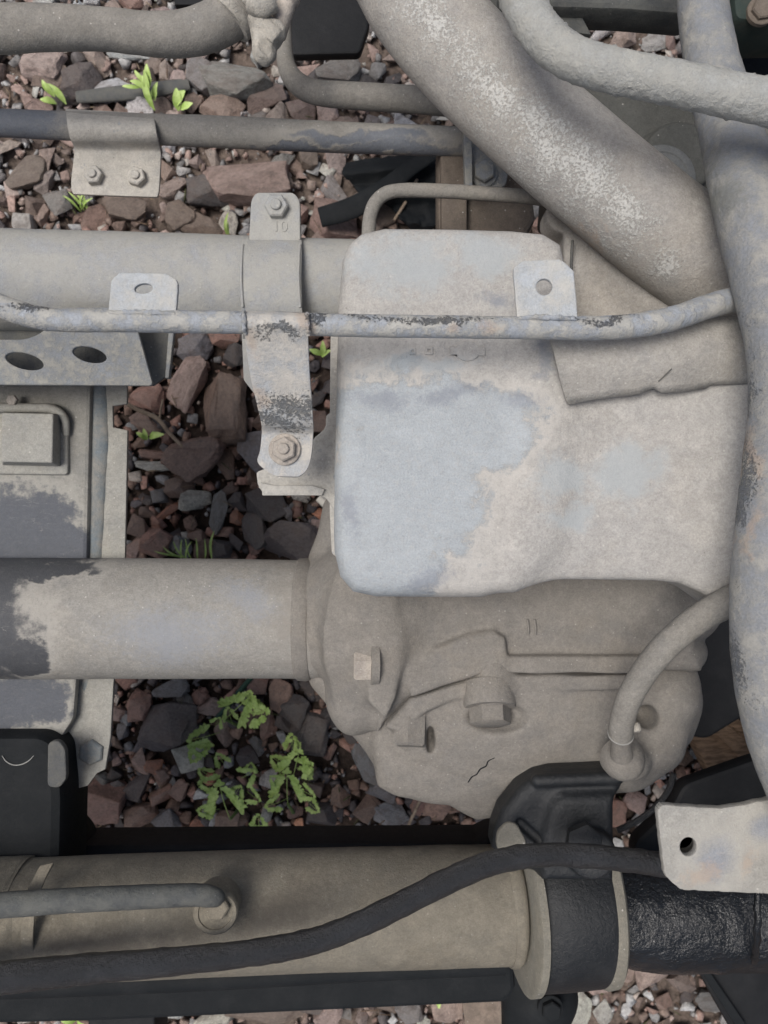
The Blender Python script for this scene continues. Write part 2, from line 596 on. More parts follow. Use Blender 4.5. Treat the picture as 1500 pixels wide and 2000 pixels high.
M_pan_ear = dusty('dusty_pan_flange', dust=(.42, .40, .365), clean=(.40, .43, .47), cover=.3, z=.5)
M_dust = dusty('settled_dust', dust=DUST)
M_dust_pale = dusty('pale_dust', dust=(.45, .425, .385), clean=(.40, .42, .44), cover=.28)
M_housing = dusty('muddy_casting', dust=(.23, .212, .19), grit=.5, mott=.1)  # mud colour deepened to carry the shade below the pan
M_casting = dusty('dusty_casting', dust=(.385, .36, .33))
M_axle = dusty('dusty_axle', dust=(.315, .298, .27), clean=(.07, .073, .08), z=.44, amp=.5, nscale=50, rim=1.25, film=.12, clean_rough=.6,
    veil=[(640, 1210, 110, 150, 0)], veilcol=(.25, .232, .208), blobs=[(-120, 1210, 175, 190, 0), (60, 1105, 105, 22, 0), (40, 1290, 50, 40, 0)], dark=[(330, 1240, 130, 60, 0), (470, 1170, 60, 40, 20)], darkcol=(.27, .285, .31))
M_rod = dusty('chipped_rod_paint', dust=(.39, .38, .355), clean=(.32, .345, .38), cover=.48, amp=.8, nscale=60, z=.6, edge=.15,
    chips=[(90, 605, 70, 10, 3), (640, 622, 160, 9, 0), (850, 625, 120, 9, 0), (1180, 625, 80, 9, 0)], rust=[(600, 640, 20, 30, 0), (950, 645, 40, 18, 0), (890, 640, 20, 15, 0)])
M_strap = dusty('worn_strap', dust=(.46, .435, .40), clean=(.38, .40, .42), cover=.42, z=.585, edge=.2,
    chips=[(560, 790, 55, 26, 0), (540, 820, 60, 16, 0), (590, 790, 22, 30, 0), (545, 665, 40, 10, 0)], chipcol=(.10, .11, .12),
    rust=[(515, 780, 16, 40, 0), (590, 640, 30, 22, 0), (500, 680, 20, 30, 0)])
M_tab = dusty('scratched_tab', dust=(.45, .44, .415), clean=(.42, .45, .48), cover=.5, edge=.25, z=.6)
M_side_tube = dusty('chipped_blue_tube', dust=(.30, .293, .275), clean=(.225, .24, .262), cover=.5, edge=.2, z=.62,
    chips=[(1476, 660, 15, 130, -4), (1484, 800, 15, 150, 2), (1468, 980, 15, 140, 4), (1450, 560, 12, 90, -15), (1454, 1130, 13, 110, 4), (1432, 440, 10, 90, -15), (1462, 1300, 12, 90, -8)],
    rust=[(1490, 870, 18, 120, 0), (1492, 1040, 14, 90, 0)], chipcol=(.10, .115, .14), dark=[(1380, 60, 70, 120, 0), (1420, 230, 60, 60, 0), (1460, 330, 40, 60, 0)], darkcol=(.15, .155, .145))
M_exhaust = dusty('corroded_exhaust', dust=(.39, .365, .335), z=.55, bumpd=.0009,
    white=[(860, 70, 130, 42, 48), (960, 185, 120, 46, 46), (1060, 270, 130, 46, 42), (1140, 335, 120, 52, 42), (1210, 400, 90, 44, 42), (1310, 500, 34, 24, 40)],
    rust=[(1180, 440, 70, 12, 40)])
M_hose_rough = dusty('crusted_hose', dust=(.37, .365, .34), clean=(.42, .43, .42), cover=.45, edge=.25, bumpd=.0012)
M_hose_dust = dusty('dusty_rubber', dust=(.25, .235, .212))
M_bar = dusty('dusty_blue_bar', dust=(.29, .275, .25), clean=(.15, .165, .19), z=.41, amp=.6, nscale=60, edge=.15, blobs=[(20, 240, 90, 60, 0), (720, 262, 140, 12, 0), (780, 285, 120, 14, 0), (560, 285, 120, 10, 0)])
M_tube_top = dusty('dusty_cross_tube', dust=(.345, .338, .315), clean=(.32, .335, .355), cover=.38, edge=.25, nscale=30)
M_plate = dusty('dusty_plate', dust=(.31, .30, .27), clean=(.22, .235, .25), cover=.5, edge=.2, nscale=70)
M_rail = dusty('dusty_rail', dust=(.285, .275, .25), clean=(.085, .093, .11), z=.4, amp=.6, nscale=50, rim=1.3, film=.12, clean_rough=.55,
    blobs=[(40, 1040, 115, 95, 0), (110, 1070, 60, 70, 0), (35, 1375, 100, 55, 0)])
M_rail_top = dusty('dusty_block', dust=(.33, .32, .29), mott=.12)
M_rail_ridge = dusty('smeared_ridge', dust=(.27, .26, .235), clean=(.15, .185, .21), cover=.5, edge=.3, nscale=45)
M_lower = dusty('muddy_tube', dust=MUD, mott=.22, grit=.35, dark=[(560, 1770, 110, 40, -25), (240, 1830, 180, 30, 0)], darkcol=(.125, .11, .09), z=.46)
M_flange = dusty('muddy_flange', dust=(.225, .21, .175), mott=.14)
M_engine = dusty('grimy_block', dust=(.12, .118, .108), clean=(.07, .075, .082), cover=.4, edge=.3)
M_fog = dusty('grey_cover', dust=(.098, .098, .09), mott=.12)
M_cap = dusty('bluish_cap', dust=(.165, .168, .165))
M_rustblock = dusty('rusty_block', dust=(.17, .14, .115), mott=.2)
M_plate_low = dusty('flecked_plate', dust=(.36, .345, .315), clean=(.27, .285, .31), z=.58, amp=.8, edge=.4, blobs=[(1400, 1680, 30, 30, 0), (1490, 1620, 26, 26, 0)], rust=[(1370, 1710, 60, 25, -20), (1470, 1690, 20, 40, 20)], mott=.2)
M_hardware = dusty('dusty_hardware', dust=(.42, .375, .33), mott=.2, bumpd=.0009)
M_clamp = dusty('crusted_clamp', dust=(.47, .44, .39), mott=.25, bumpd=.0018)
M_black = black_mat('black_paint', (.010, .012, .0145), .42, .12, bump=.9, spec=.5)
M_black_plastic = black_mat('black_plastic', (.009, .010, .012), .65, .05)
M_black_hose = black_mat('black_hose_rubber', (.010, .011, .0135), .30, .12, bump=2.2, dustcol=(.11, .12, .14), spec=.75)
M_grease = black_mat('greasy_black', (.007, .0085, .011), .2, .07, bump=3.5, scale=45, dustcol=(.09, .11, .14), spec=.6)
M_black_block = black_mat('black_block', (.007, .009, .011), .75, .05)
M_green_box = black_mat('green_rusty', (.03, .045, .04), .7, .5, dustcol=(.11, .085, .065))
M_beam = dusty('grey_beam', dust=(.11, .112, .105), clean=(.06, .066, .07), cover=.4, edge=.3)
M_wire = NT('wire').finish((.30, .30, .285), .5)

# ------------------------------------------------------------------ ground
def soil_mat():
    m = NT('damp_soil')  # soil colour with the open light beyond the machine painted in
    a = m.noise(14, 6, .6)
    b = m.noise(160, 6, .7)
    c = m.mix(m.ramp(a, .35, .7), (.040, .029, .024), (.075, .055, .046))
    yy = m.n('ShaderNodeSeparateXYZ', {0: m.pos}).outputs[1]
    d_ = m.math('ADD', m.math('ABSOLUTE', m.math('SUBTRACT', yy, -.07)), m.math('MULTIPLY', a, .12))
    c = m.mix(m.ramp(d_, .40, .54), c, (.15, .118, .10))         # paler soil paints in the open light beyond the machine
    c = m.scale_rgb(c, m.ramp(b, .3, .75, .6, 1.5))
    return m.finish(c, .9, b, .004, 1.0, spec=.25)
M_soil = soil_mat()
n = 110
gv, gf = [], []
for j in range(n + 1):
    for i in range(n + 1):
        x, y = (i / n - .5) * 2.2, (j / n - .5) * 2.6
        e = min(1, 8 * (1 - max(abs(x) / 1.1, abs(y) / 1.3)))
        gv.append((x, y, -.004 + e * .008 * fbm(Vector((x, y, 0)), 9)))
for j in range(n):
    for i in range(n):
        a = j * (n + 1) + i
        gf.append((a, a + 1, a + n + 2, a + n + 1))
k = len(gv)
R = 60.0
ring = [(-1.1, -1.3), (1.1, -1.3), (1.1, 1.3), (-1.1, 1.3)]
gv += [(x, y, -.004) for x, y in ring] + [(-R, -R, -.004), (R, -R, -.004), (R, R, -.004), (-R, R, -.004)]
for i in range(4):
    j = (i + 1) % 4
    gf.append((k + i, k + 4 + i, k + 4 + j, k + j))
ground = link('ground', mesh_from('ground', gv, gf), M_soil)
tag(ground, 'dark soil showing between the broken stones', kind='structure')

# ------------------------------------------------------------------ stones
def stone_mat():
    m = NT('broken_stone')
    info = m.n('ShaderNodeObjectInfo')
    off = m.n('ShaderNodeVectorMath', {0: m.pos, 1: info.outputs['Random']}, operation='ADD').outputs[0]
    col = info.outputs['Color']
    a = m.noise(1.7, 7, .68, vec=off)
    b = m.noise(9, 8, .8, vec=off)
    sp = m.noise(34, 3, .7, vec=off)
    c = m.scale_rgb(col, m.ramp(b, .25, .78, .5, 1.4))
    c = m.mix(m.math('MULTIPLY', m.ramp(a, .44, .60), .6), c, m.scale_rgb(m.mix(.6, c, (.15, .095, .075)), .85))
    c = m.mix(m.math('MULTIPLY', m.ramp(m.noise(3.1, 5, .7, vec=off), .55, .62), .55), c, m.mix(.6, c, (.07, .06, .055)))   # stained patches
    c = m.mix(m.math('MULTIPLY', m.ramp(sp, .62, .7), .4), c, (.34, .30, .27))                                      # mineral specks
    vein = m.ramp(m.math('ABSOLUTE', m.math('SUBTRACT', m.noise(2.3, 4, .6, vec=off, dist=.6), .5)), 0, .018, 1, 0)
    c = m.mix(m.math('MULTIPLY', vein, .3), c, (.30, .25, .22))
    g = m.n('ShaderNodeSeparateXYZ', {0: m.n('ShaderNodeNewGeometry').outputs['Normal']}).outputs[2]
    d = m.math('MULTIPLY', m.ramp(m.math('ADD', g, m.math('MULTIPLY', b, .6)), .95, 1.45), .3)
    c = m.mix(m.math('MULTIPLY', d, 1.5), c, (.25, .215, .19))                       # dry dust lying on the upper faces
    hh = m.math('ADD', m.math('MULTIPLY', b, 1.0), m.math('MULTIPLY', a, 1.2))
    return m.finish(c, m.math('MULTIPLY_ADD', b, .35, .5), hh, .0035, 1.0, spec=.4)
M_stone = stone_mat()

def gravel_mat():
    m = NT('gravel')
    at = m.n('ShaderNodeAttribute', None, attribute_name='tint')
    b = m.noise(240, 5, .75)
    c = m.scale_rgb(at.outputs['Color'], m.ramp(b, .25, .8, .6, 1.35))
    return m.finish(c, .75, b, .002, 1.0, spec=.3)
M_gravel = gravel_mat()

def hull_points(npts, box, rr):
    pts = []
    for i in range(npts):
        v = Vector([rr.gauss(0, 1) for _ in range(3)]).normalized()
        v = Vector((math.copysign(abs(v.x) ** box, v.x), math.copysign(abs(v.y) ** box, v.y), math.copysign(abs(v.z) ** box, v.z)))
        pts.append(v * rr.uniform(.82, 1.0))
    return pts

def stone_mesh(name, seed, npts=13, box=.75, fine=0):
    rr = random.Random(seed)
    bm = bmesh.new()
    for p in hull_points(npts, box, rr):
        bm.verts.new(p)
    r = bmesh.ops.convex_hull(bm, input=bm.verts)
    bmesh.ops.delete(bm, geom=[g for g in r['geom_interior'] if isinstance(g, bmesh.types.BMVert)], context='VERTS')
    bmesh.ops.dissolve_limit(bm, angle_limit=math.radians(16), verts=bm.verts, edges=bm.edges)
    bmesh.ops.bevel(bm, geom=list(bm.edges), offset=.035, segments=1, affect='EDGES', clamp_overlap=True)
    bmesh.ops.triangulate(bm, faces=bm.faces)
    for f in range(fine):
        bmesh.ops.subdivide_edges(bm, edges=list(bm.edges), cuts=1, use_grid_fill=True)
    off = Vector((seed * 3.1, 0, 0))
    for v in bm.verts:
        v.co += v.co.normalized() * (.05 * noise.noise(v.co * 1.7 + off) + (.075 * fbm(v.co * 2 + off, 1.5, 5) if fine else .025 * noise.noise(v.co * 4 + off)))
    xs = [v.co for v in bm.verts]
    for a in range(3):
        lo, hi = min(c[a] for c in xs), max(c[a] for c in xs)
        for v in bm.verts:
            v.co[a] = (v.co[a] - (lo + hi) / 2) / (hi - lo) * 2
    me = bpy.data.meshes.new(name)
    bm.to_mesh(me); bm.free()
    me.polygons.foreach_set('use_smooth', [True] * len(me.polygons))
    me.set_sharp_from_angle(angle=math.radians(24))
    me.materials.append(M_stone)
    return me

STONES = [stone_mesh('stone', 100 + i, npts=random.choice([9, 11, 13, 16]), box=random.choice([.55, .7, .85]), fine=1) for i in range(22)]
ROUGH = [stone_mesh('stone_lump', 500 + i, npts=random.choice([9, 11, 13]), box=random.choice([.55, .7, .85])) for i in range(12)]
HEROES = [stone_mesh('rubble_stone', 300 + i, npts=random.choice([12, 15, 19]), box=random.choice([.5, .65, .8]), fine=2) for i in range(14)]
CLASS = {'reddish': (.175, .105, .085), 'brown': (.125, .085, .068), 'dark': (.052, .047, .049), 'pale': (.34, .305, .275), 'slate': (.125, .125, .128), 'rust orange': (.22, .105, .068), 'pinkish': (.23, .165, .145)}

def open_light(py):  # paints open daylight onto stones towards both ends of the ground
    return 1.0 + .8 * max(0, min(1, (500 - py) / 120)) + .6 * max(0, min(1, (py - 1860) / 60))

def open_lit(c, py):  # tint made paler and greyer as painted light where the ground is open
    k = open_light(py)
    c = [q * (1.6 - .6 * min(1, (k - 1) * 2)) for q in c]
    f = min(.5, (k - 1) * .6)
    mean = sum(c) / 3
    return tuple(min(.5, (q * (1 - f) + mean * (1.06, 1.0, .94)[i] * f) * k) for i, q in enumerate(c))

def stone(me, px, py, wpx, hpx, rot, cls, z=0, tall=.6, tilt=.15, name='stone', jitter=.15):
    o = bpy.data.objects.new(name, me)
    C.objects.link(o)
    hz = min(wpx, hpx) * .65e-3 * .5 * tall
    zz = z + hz * .55
    k = sc(zz + hz)
    o.location = P(px, py, zz + hz); o.location.z = zz
    o.scale = (wpx * k / 2, hpx * k / 2, hz)
    o.rotation_euler = (random.uniform(-tilt, tilt), random.uniform(-tilt, tilt), -math.radians(rot))
    c = open_lit(CLASS[cls], py)
    g = 1.6 * random.uniform(1 - jitter, 1 + jitter)
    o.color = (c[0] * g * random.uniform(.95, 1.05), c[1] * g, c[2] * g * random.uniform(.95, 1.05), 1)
    return o

# the stones that stand out, one by one: px, py, width, height, rotation, colour, label
hero = [
 (478, 340, 175, 92, -8, 'reddish', 'large tan and red wedge shaped rock below the long thin bar', .8),
 (415, 362, 120, 66, 5, 'dark', 'blackish block leaning against the tan red wedge rock', .9),
 (455, 148, 150, 70, 8, 'slate', 'broad grey boulder just under the end of the rubber hose', .9),
 (390, 138, 70, 60, 20, 'slate', 'bluish grey chunk beside the broad boulder under the hose', .8),
 (515, 185, 85, 42, -20, 'brown', 'oblong brown stone by the bend of the metal pipe', .8),
 (213, 165, 75, 42, -25, 'pale', 'pale wedge stone behind the green leaves under the hose', .8),
 (325, 133, 34, 46, 0, 'pinkish', 'rounded pinkish stone standing under the rubber hose', .9),
 (250, 95, 90, 30, 4, 'pale', 'pale flat stone half hidden by the rubber hose', .8),
 (70, 110, 95, 70, 10, 'pinkish', 'crumbly pinkish lump below the hose by the picture edge', .7),
 (150, 145, 80, 70, 0, 'dark', 'blackish stone lying in shade above the saddle bracket', .7),
 (430, 200, 90, 55, 12, 'reddish', 'red brown stone right above the long thin bar', .8),
 (540, 215, 50, 50, 0, 'pinkish', 'small pinkish grey cube of stone above the long bar', .9),
 (45, 330, 90, 60, -10, 'brown', 'brown crumbly stone at the picture edge beside the saddle bracket', .6),
 (108, 388, 60, 56, 0, 'slate', 'grey rounded stone under the corner of the saddle bracket', .9),
 (38, 428, 42, 50, 0, 'pale', 'pale egg shaped pebble just above the wide cross tube', 1),
 (390, 440, 100, 55, 35, 'brown', 'slanting brown slab resting against the wide cross tube', .8),
 (350, 420, 70, 60, 30, 'brown', 'brown broken slab between dark stones below the wedge rock', .8),
 (240, 400, 90, 50, 0, 'brown', 'long brown stone under the saddle bracket', .7),
 (440, 440, 40, 60, 10, 'pale', 'pale yellowish chip beside the bracket tab on the cross tube', .8),
 (655, 420, 110, 80, 20, 'reddish', 'brick red stone beside the tab of the cross tube', .8),
 (680, 455, 80, 50, -30, 'reddish', 'brick red flake touching the corner of the oil pan', .7),
 (362, 742, 58, 115, 28, 'pinkish', 'long smooth grey pink stone standing aslant under the perforated bracket', .8),
 (432, 795, 100, 150, -8, 'brown', 'largest brown slab with an orange rim below the support rod', .7),
 (375, 672, 70, 60, 0, 'slate', 'grey block tucked under the support rod', .8),
 (455, 690, 50, 50, 0, 'dark', 'black rounded stone behind the hanging strap', .8),
 (285, 770, 70, 60, 15, 'reddish', 'red brick fragment beside the frame rail notch', .8),
 (375, 880, 95, 120, 40, 'brown', 'dark brown slab below the forked twig', .6),
 (298, 910, 76, 22, 4, 'pale', 'pale bone like stick of stone beside the frame rail', .8),
 (295, 887, 56, 20, 3, 'reddish', 'thin flat reddish chip just above the pale bone like stone', .8),
 (355, 905, 40, 62, -30, 'reddish', 'curved tan flake under the dark brown slab', .7),
 (505, 880, 80, 95, -25, 'slate', 'flat grey slate sticking out from behind the hanging strap', .5),
 (425, 1000, 34, 90, 15, 'slate', 'bluish elongated slate in the gap above the axle tube', .7),
 (560, 1055, 115, 85, 10, 'dark', 'big dark grey stone beside the axle flare', .8),
 (520, 985, 90, 70, 0, 'dark', 'dark stone right below the flange of the oil pan', .7),
 (465, 1012, 36, 30, 0, 'rust orange', 'small orange pebble in the gap above the axle tube', .9),
 (325, 1000, 62, 16, -35, 'rust orange', 'narrow brick red sliver beside the frame rail', .9),
 (295, 1060, 66, 60, 20, 'reddish', 'tan red stone against the axle tube and frame rail', .8),
 (345, 950, 60, 45, 0, 'brown', 'brown flat stone with white grit near the frame rail', .8),
 (320, 1425, 135, 95, -15, 'dark', 'largest charcoal slab in the gap below the axle tube', .6),
 (408, 1384, 58, 36, 0, 'pinkish', 'bright pinkish pebble right below the axle tube', .8),
 (330, 1345, 75, 40, 0, 'slate', 'bluish grey block touching the underside of the axle tube', .8),
 (265, 1385, 50, 70, 30, 'reddish', 'reddish stone beside the flange of the frame rail', .8),
 (187, 1580, 88, 82, 8, 'reddish', 'rounded orange brown rock beside the black block', .9),
 (270, 1600, 70, 50, 0, 'brown', 'brown stone to one side of the orange brown rock', .8),
 (545, 1360, 50, 70, 10, 'reddish', 'upright red brown stone below the axle flare', .8),
 (715, 1495, 42, 95, -20, 'slate', 'grey splinter of stone touching the differential housing', .7),
 (745, 1550, 60, 40, 10, 'slate', 'grey stone under the edge of the differential housing', .8),
 (765, 1597, 72, 48, 0, 'slate', 'oval bluish stone below the differential housing', .8),
 (665, 1560, 40, 50, 0, 'brown', 'brown pebble between the green herb and the housing', .8),
 (575, 1390, 60, 60, 30, 'dark', 'dark stone below the axle flare next to the upright red one', .8),
 (600, 1440, 90, 90, 0, 'dark', 'dark flat slab under the differential flare', .5),
 (335, 1975, 50, 60, 0, 'pale', 'pale upright stone at the lower picture edge', .9),
 (520, 1975, 170, 70, 0, 'brown', 'wide mossy brown rock at the lower picture edge', .6),
 (705, 1955, 50, 40, 0, 'pale', 'pale angular stone below the black beam', .9),
 (640, 1985, 60, 50, 0, 'pinkish', 'pinkish stone at the lower picture edge', .9),
 (800, 1985, 60, 60, 0, 'slate', 'greenish grey stone at the lower picture edge', .8),
 (870, 1970, 70, 80, 0, 'pinkish', 'pink grey broken stone left of the tan plank', .8),
 (1288, 1905, 90, 66, -8, 'pinkish', 'pale pink angular stone below the greasy black tube', .9),
 (1400, 1960, 90, 40, 0, 'slate', 'grey stone at the lower picture edge near the dark panel', .6),
 (1130, 1975, 60, 80, 0, 'pale', 'pale stone under the black clamp', .8),
 (1385, 1440, 0, 0, 0, '', '', 0),
 (1300, 1490, 46, 40, 10, 'pinkish', 'pinkish stone beside the weathered timber', .8),
 (1335, 1478, 50, 44, 0, 'brown', 'brown grey stone touching the weathered timber', .8),
 (1225, 1530, 70, 40, -12, 'slate', 'grey slab beside the black bracket', .8),
 (1245, 1570, 50, 40, 30, 'pinkish', 'pinkish brick chip over the thin black cable', .8),
 (1205, 1595, 50, 60, 0, 'reddish', 'reddish stone touching the black bracket', .8),
 (1282, 76, 60, 34, -8, 'pale', 'white flat stone in the bright gap under the grey beam', .6),
 (1225, 60, 50, 50, 0, 'pinkish', 'pink stone next to the white flat stone', .9),
 (1180, 55, 60, 24, -30, 'pale', 'pale yellow elongated chip in the bright gap', .8),
 (660, 125, 90, 55, 10, 'slate', 'bluish grey stone under the black plate', .8),
 (640, 215, 46, 50, 0, 'pinkish', 'pinkish stone just under the bent metal pipe', .9),
 (600, 300, 40, 50, 0, 'brown', 'brown stone below the long thin bar', .9),
]
taken = []
hi_ = 0
for (px, py, w_, h_, rot, cls, lab, tall) in hero:
    if not w_:
        continue
    o = stone(HEROES[hi_ % len(HEROES)], px, py, w_, h_, rot, cls, z=.004, tall=tall, name='rubble_stone', jitter=.08)
    hi_ += 1
    if lab.startswith('white'):
        o.color = (.72, .71, .69, 1)
    tag(o, lab, 'stone', 'stones that stand out in the rubble')
    taken.append((px, py, max(w_, h_) * .5))

# mid-sized stones: those lying in the gaps are single things
gaps = [
 ('under the rubber hose', [(0, 95), (540, 90), (545, 150), (600, 190), (880, 205), (880, 260), (400, 235), (0, 215)], 1.15),
 ('between the long thin bar and the cross tube', [(0, 265), (700, 300), (870, 300), (860, 445), (700, 450), (660, 480), (0, 455)], 1.0),
 ('in the gap above the axle tube', [(250, 645), (655, 650), (655, 1095), (245, 1092)], .72),
 ('in the gap below the axle tube', [(215, 1325), (620, 1330), (720, 1450), (760, 1540), (940, 1600), (940, 1640), (150, 1640), (150, 1540)], .7),
 ('along the lower picture edge', [(0, 1955), (310, 1945), (980, 1925), (980, 2010), (0, 2010)], 1.1),
 ('below the greasy black tube', [(1115, 1925), (1230, 1885), (1380, 1890), (1400, 2010), (1105, 2010)], 1.2),
 ('beside the weathered timber', [(1200, 1500), (1300, 1470), (1360, 1480), (1300, 1560), (1210, 1620)], .9),
 ('in the bright gap under the grey beam', [(1110, 40), (1340, 35), (1335, 115), (1200, 115)], 1.3),
 ('above the rubber hose', [(60, -20), (330, -20), (330, 25), (60, 20)], 1.2),
]
def inside(px, py, poly):
    r = False
    j = len(poly) - 1
    for i in range(len(poly)):
        (xi, yi), (xj, yj) = poly[i], poly[j]
        if (yi > py) != (yj > py) and px < (xj - xi) * (py - yi) / (yj - yi) + xi:
            r = not r
        j = i
    return r
import re
CUT = re.compile(r' (below|just|beside|under|in|to|at|against|resting|touching|behind|between|leaning|lying|standing|right|near|tucked|sticking|half|with|above|over|left|by|next|right) .*')
marks = [(h[0], h[1], CUT.sub('', h[6])) for h in hero if h[2]]
marks += [(620, 60, 'black plate'), (500, 110, 'metal hose clamp'), (220, 390, 'saddle bracket'), (540, 375, 'tab of the cross tube'), (760, 430, 'tight bend of the brake line'), (770, 215, 'level part of the bent pipe'),
          (300, 830, 'forked twig'), (292, 856, 'shiny green seedling'), (380, 1085, 'spiky grass tuft'), (520, 960, 'oil pan flange'), (540, 800, 'hanging strap'),
          (560, 1520, 'tallest feathery herb'), (455, 1550, 'herb with two pale fronds'), (450, 1400, 'herb by the green stick'), (700, 1440, 'edge of the axle flare'), (850, 1580, 'underside of the differential housing'), (945, 1965, 'tan plank end'), (250, 1990, 'hanging block'), (1150, 1910, 'black clamp band'), (300, 200, 'brightest green weed')]
def near_word(px, py):
    a, b, nm = min(marks, key=lambda m: (m[0] - px) ** 2 + (m[1] - py) ** 2)
    dx, dy = px - a, py - b
    h = 'to the right of' if dx > 0 else 'to the left of'
    v = 'below' if dy > 0 else 'above'
    if abs(dx) > 2.2 * abs(dy): return f'{h} the {nm}'
    if abs(dy) > 2.2 * abs(dx): return f'straight {v} the {nm}'
    return f"{v} and {h[3:]} the {nm}"
sizes_word = lambda s: 'large' if s > 55 else ('small' if s < 34 else 'middling')
mid_bulk = []
used = []
cand = []
cells = []
for it in range(24000):
    px, py = random.uniform(-350, 1850), random.uniform(-450, 2450)
    s = random.choice([22, 25, 28, 32, 36, 42, 50, 60])
    if 440 < px < 690 and 1470 < py < 1650 and random.random() < .75:
        continue
    if any(abs(px - a) < r + s * .3 and abs(py - b) < r + s * .3 and math.hypot(px - a, py - b) < (r * .72 + s * .24) for a, b, r in taken):
        continue
    taken.append((px, py, s * .5))
    g = next((q for q in gaps if inside(px, py, q[1])), None)
    cls = random.choices(['reddish', 'brown', 'dark', 'pale', 'slate', 'pinkish', 'rust orange'],
                         [3, 5, 4, .6, 2, 1.2, .4] if (g is None or g[2] < .9) else [3, 3.5, 2, 2.5, 2.5, 3.5, .3])[0]
    w_, h_ = s * random.uniform(.85, 1.35), s * random.uniform(.65, 1.0)
    if g:
        cand.append((s, px, py, w_, h_, cls, g))
    else:
        mid_bulk.append((px, py, w_, h_, cls))
cand.sort(key=lambda c: -c[0])
for s, px, py, w_, h_, cls, g in cand[:224]:
    o = stone(random.choice(STONES), px, py, w_, h_, random.uniform(0, 360), cls, z=random.uniform(-.002, .006), tall=random.uniform(.6, 1.0), tilt=.35)
    lab = f'{sizes_word(s)} {cls} stone {near_word(px, py)}'
    if lab in used:
        second = sorted(marks, key=lambda m: (m[0] - px) ** 2 + (m[1] - py) ** 2)[1 + used.count(lab)][2]
        used.append(lab)
        longer = f'{sizes_word(s)} {cls} stone between the {min(marks, key=lambda m: (m[0] - px) ** 2 + (m[1] - py) ** 2)[2]} and the {second}'
        lab = longer if len(longer.split()) <= 16 else lab
    used.append(lab)
    tag(o, lab, 'stone', f'broken stones {g[0]}')
mid_bulk += [c[1:6] for c in cand[224:]]

# gravel and far stones: one mass
def bulk(name, items, variants, mat, label):
    V, Fc, T = [], [], []
    base = 0
    vs = []
    for me in variants:
        co = np.empty(len(me.vertices) * 3); me.vertices.foreach_get('co', co)
        me.calc_loop_triangles()
        tr = np.empty(len(me.loop_triangles) * 3, dtype=np.int32); me.loop_triangles.foreach_get('vertices', tr)
        vs.append((co.reshape(-1, 3), tr.reshape(-1, 3)))
    for (x, y, z, sx, sy, sz, col) in items:
        co, tr = vs[rng.integers(len(vs))]
        a = rng.uniform(0, 6.283)
        b, c = rng.uniform(-.5, .5, 2)
        q = co * (sx, sy, sz)
        Rm = np.array(Matrix.Rotation(a, 3, 'Z') @ Matrix.Rotation(b, 3, 'X') @ Matrix.Rotation(c, 3, 'Y'))
        q = q @ Rm.T + (x, y, z)
        V.append(q); Fc.append(tr + base); base += len(q)
        T.append(np.tile((*col, 1.0), (len(q), 1)))
    V = np.concatenate(V); Fc = np.concatenate(Fc); T = np.concatenate(T)
    me = bpy.data.meshes.new(name)
    me.vertices.add(len(V)); me.vertices.foreach_set('co', V.ravel())
    me.loops.add(Fc.size); me.loops.foreach_set('vertex_index', Fc.ravel().astype(np.int32))
    me.polygons.add(len(Fc)); me.polygons.foreach_set('loop_start', np.arange(0, Fc.size, 3))
    me.update(calc_edges=True)
    at = me.color_attributes.new('tint', 'FLOAT_COLOR', 'POINT')
    at.data.foreach_set('color', T.ravel())
    o = link(name, me, mat)
    return tag(o, label, kind='stuff')

def tiny_mesh(seed):
    rr = random.Random(seed)
    bm = bmesh.new()
    for p in hull_points(9, .7, rr):
        bm.verts.new(p)
    r = bmesh.ops.convex_hull(bm, input=bm.verts)
    bmesh.ops.delete(bm, geom=[g for g in r['geom_interior'] if isinstance(g, bmesh.types.BMVert)], context='VERTS')
    me = bpy.data.meshes.new('grit')
    bm.to_mesh(me); bm.free()
    return me
TINY = [tiny_mesh(i) for i in range(12)]
def tint(cls):
    c = CLASS[cls]; g = rng.uniform(.9, 1.8)
    return tuple(q * g for q in c)
items = []
for (px, py, w_, h_, cls) in mid_bulk:
    p = P(px, py, .01)
    items.append((p.x, p.y, .006, w_ * .65e-3 / 2, h_ * .65e-3 / 2, h_ * .65e-3 * .3, open_lit(tint(cls), py)))
bulk('outlying_rubble', items, ROUGH, M_gravel, 'broken stones lying under the machine parts and beyond')
items = []
for it in range(30000):
    x, y = rng.uniform(-.72, .72), rng.uniform(-.95, .95)
    if rng.random() > .75 + 1.2 * noise.noise(Vector((x * 14, y * 14, 2))): continue
    r = abs(rng.normal(0, .0034)) + .0012
    if rng.random() < .12: r = rng.uniform(.0045, .0085)
    dry = y > .33 or y < -.56  # ends in open light; paler grit classes paint that brightness in
    cls = rng.choice(['reddish', 'brown', 'dark', 'pale', 'slate', 'pinkish'], p=[.2, .2, .1, .15, .15, .2] if dry else [.24, .36, .24, .02, .1, .04])  # ends in open light take the paler grit mix
    items.append((x, y, .002 + .006 * rng.random() + .008 * fbm(Vector((x, y, 0)), 9) * .8, r * rng.uniform(.8, 1.4), r * rng.uniform(.7, 1.1), r * rng.uniform(.5, .9), open_lit(tint(cls), 1000 - y / .00065)))
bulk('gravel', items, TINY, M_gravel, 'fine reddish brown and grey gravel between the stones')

items = []
for it in range(900):
    x, y = rng.uniform(-.6, .6), rng.uniform(-.8, .8)
    L = rng.uniform(.004, .016)
    c = rng.choice([0, 1, 2])
    items.append((x, y, .012 + .01 * rng.random(), L, rng.uniform(.0006, .0014), .0007, ((.26, .20, .14), (.16, .11, .075), (.09, .10, .04))[c]))
bulk('litter', items, TINY, M_gravel, 'dry stalk bits and leaf crumbs scattered between the stones')

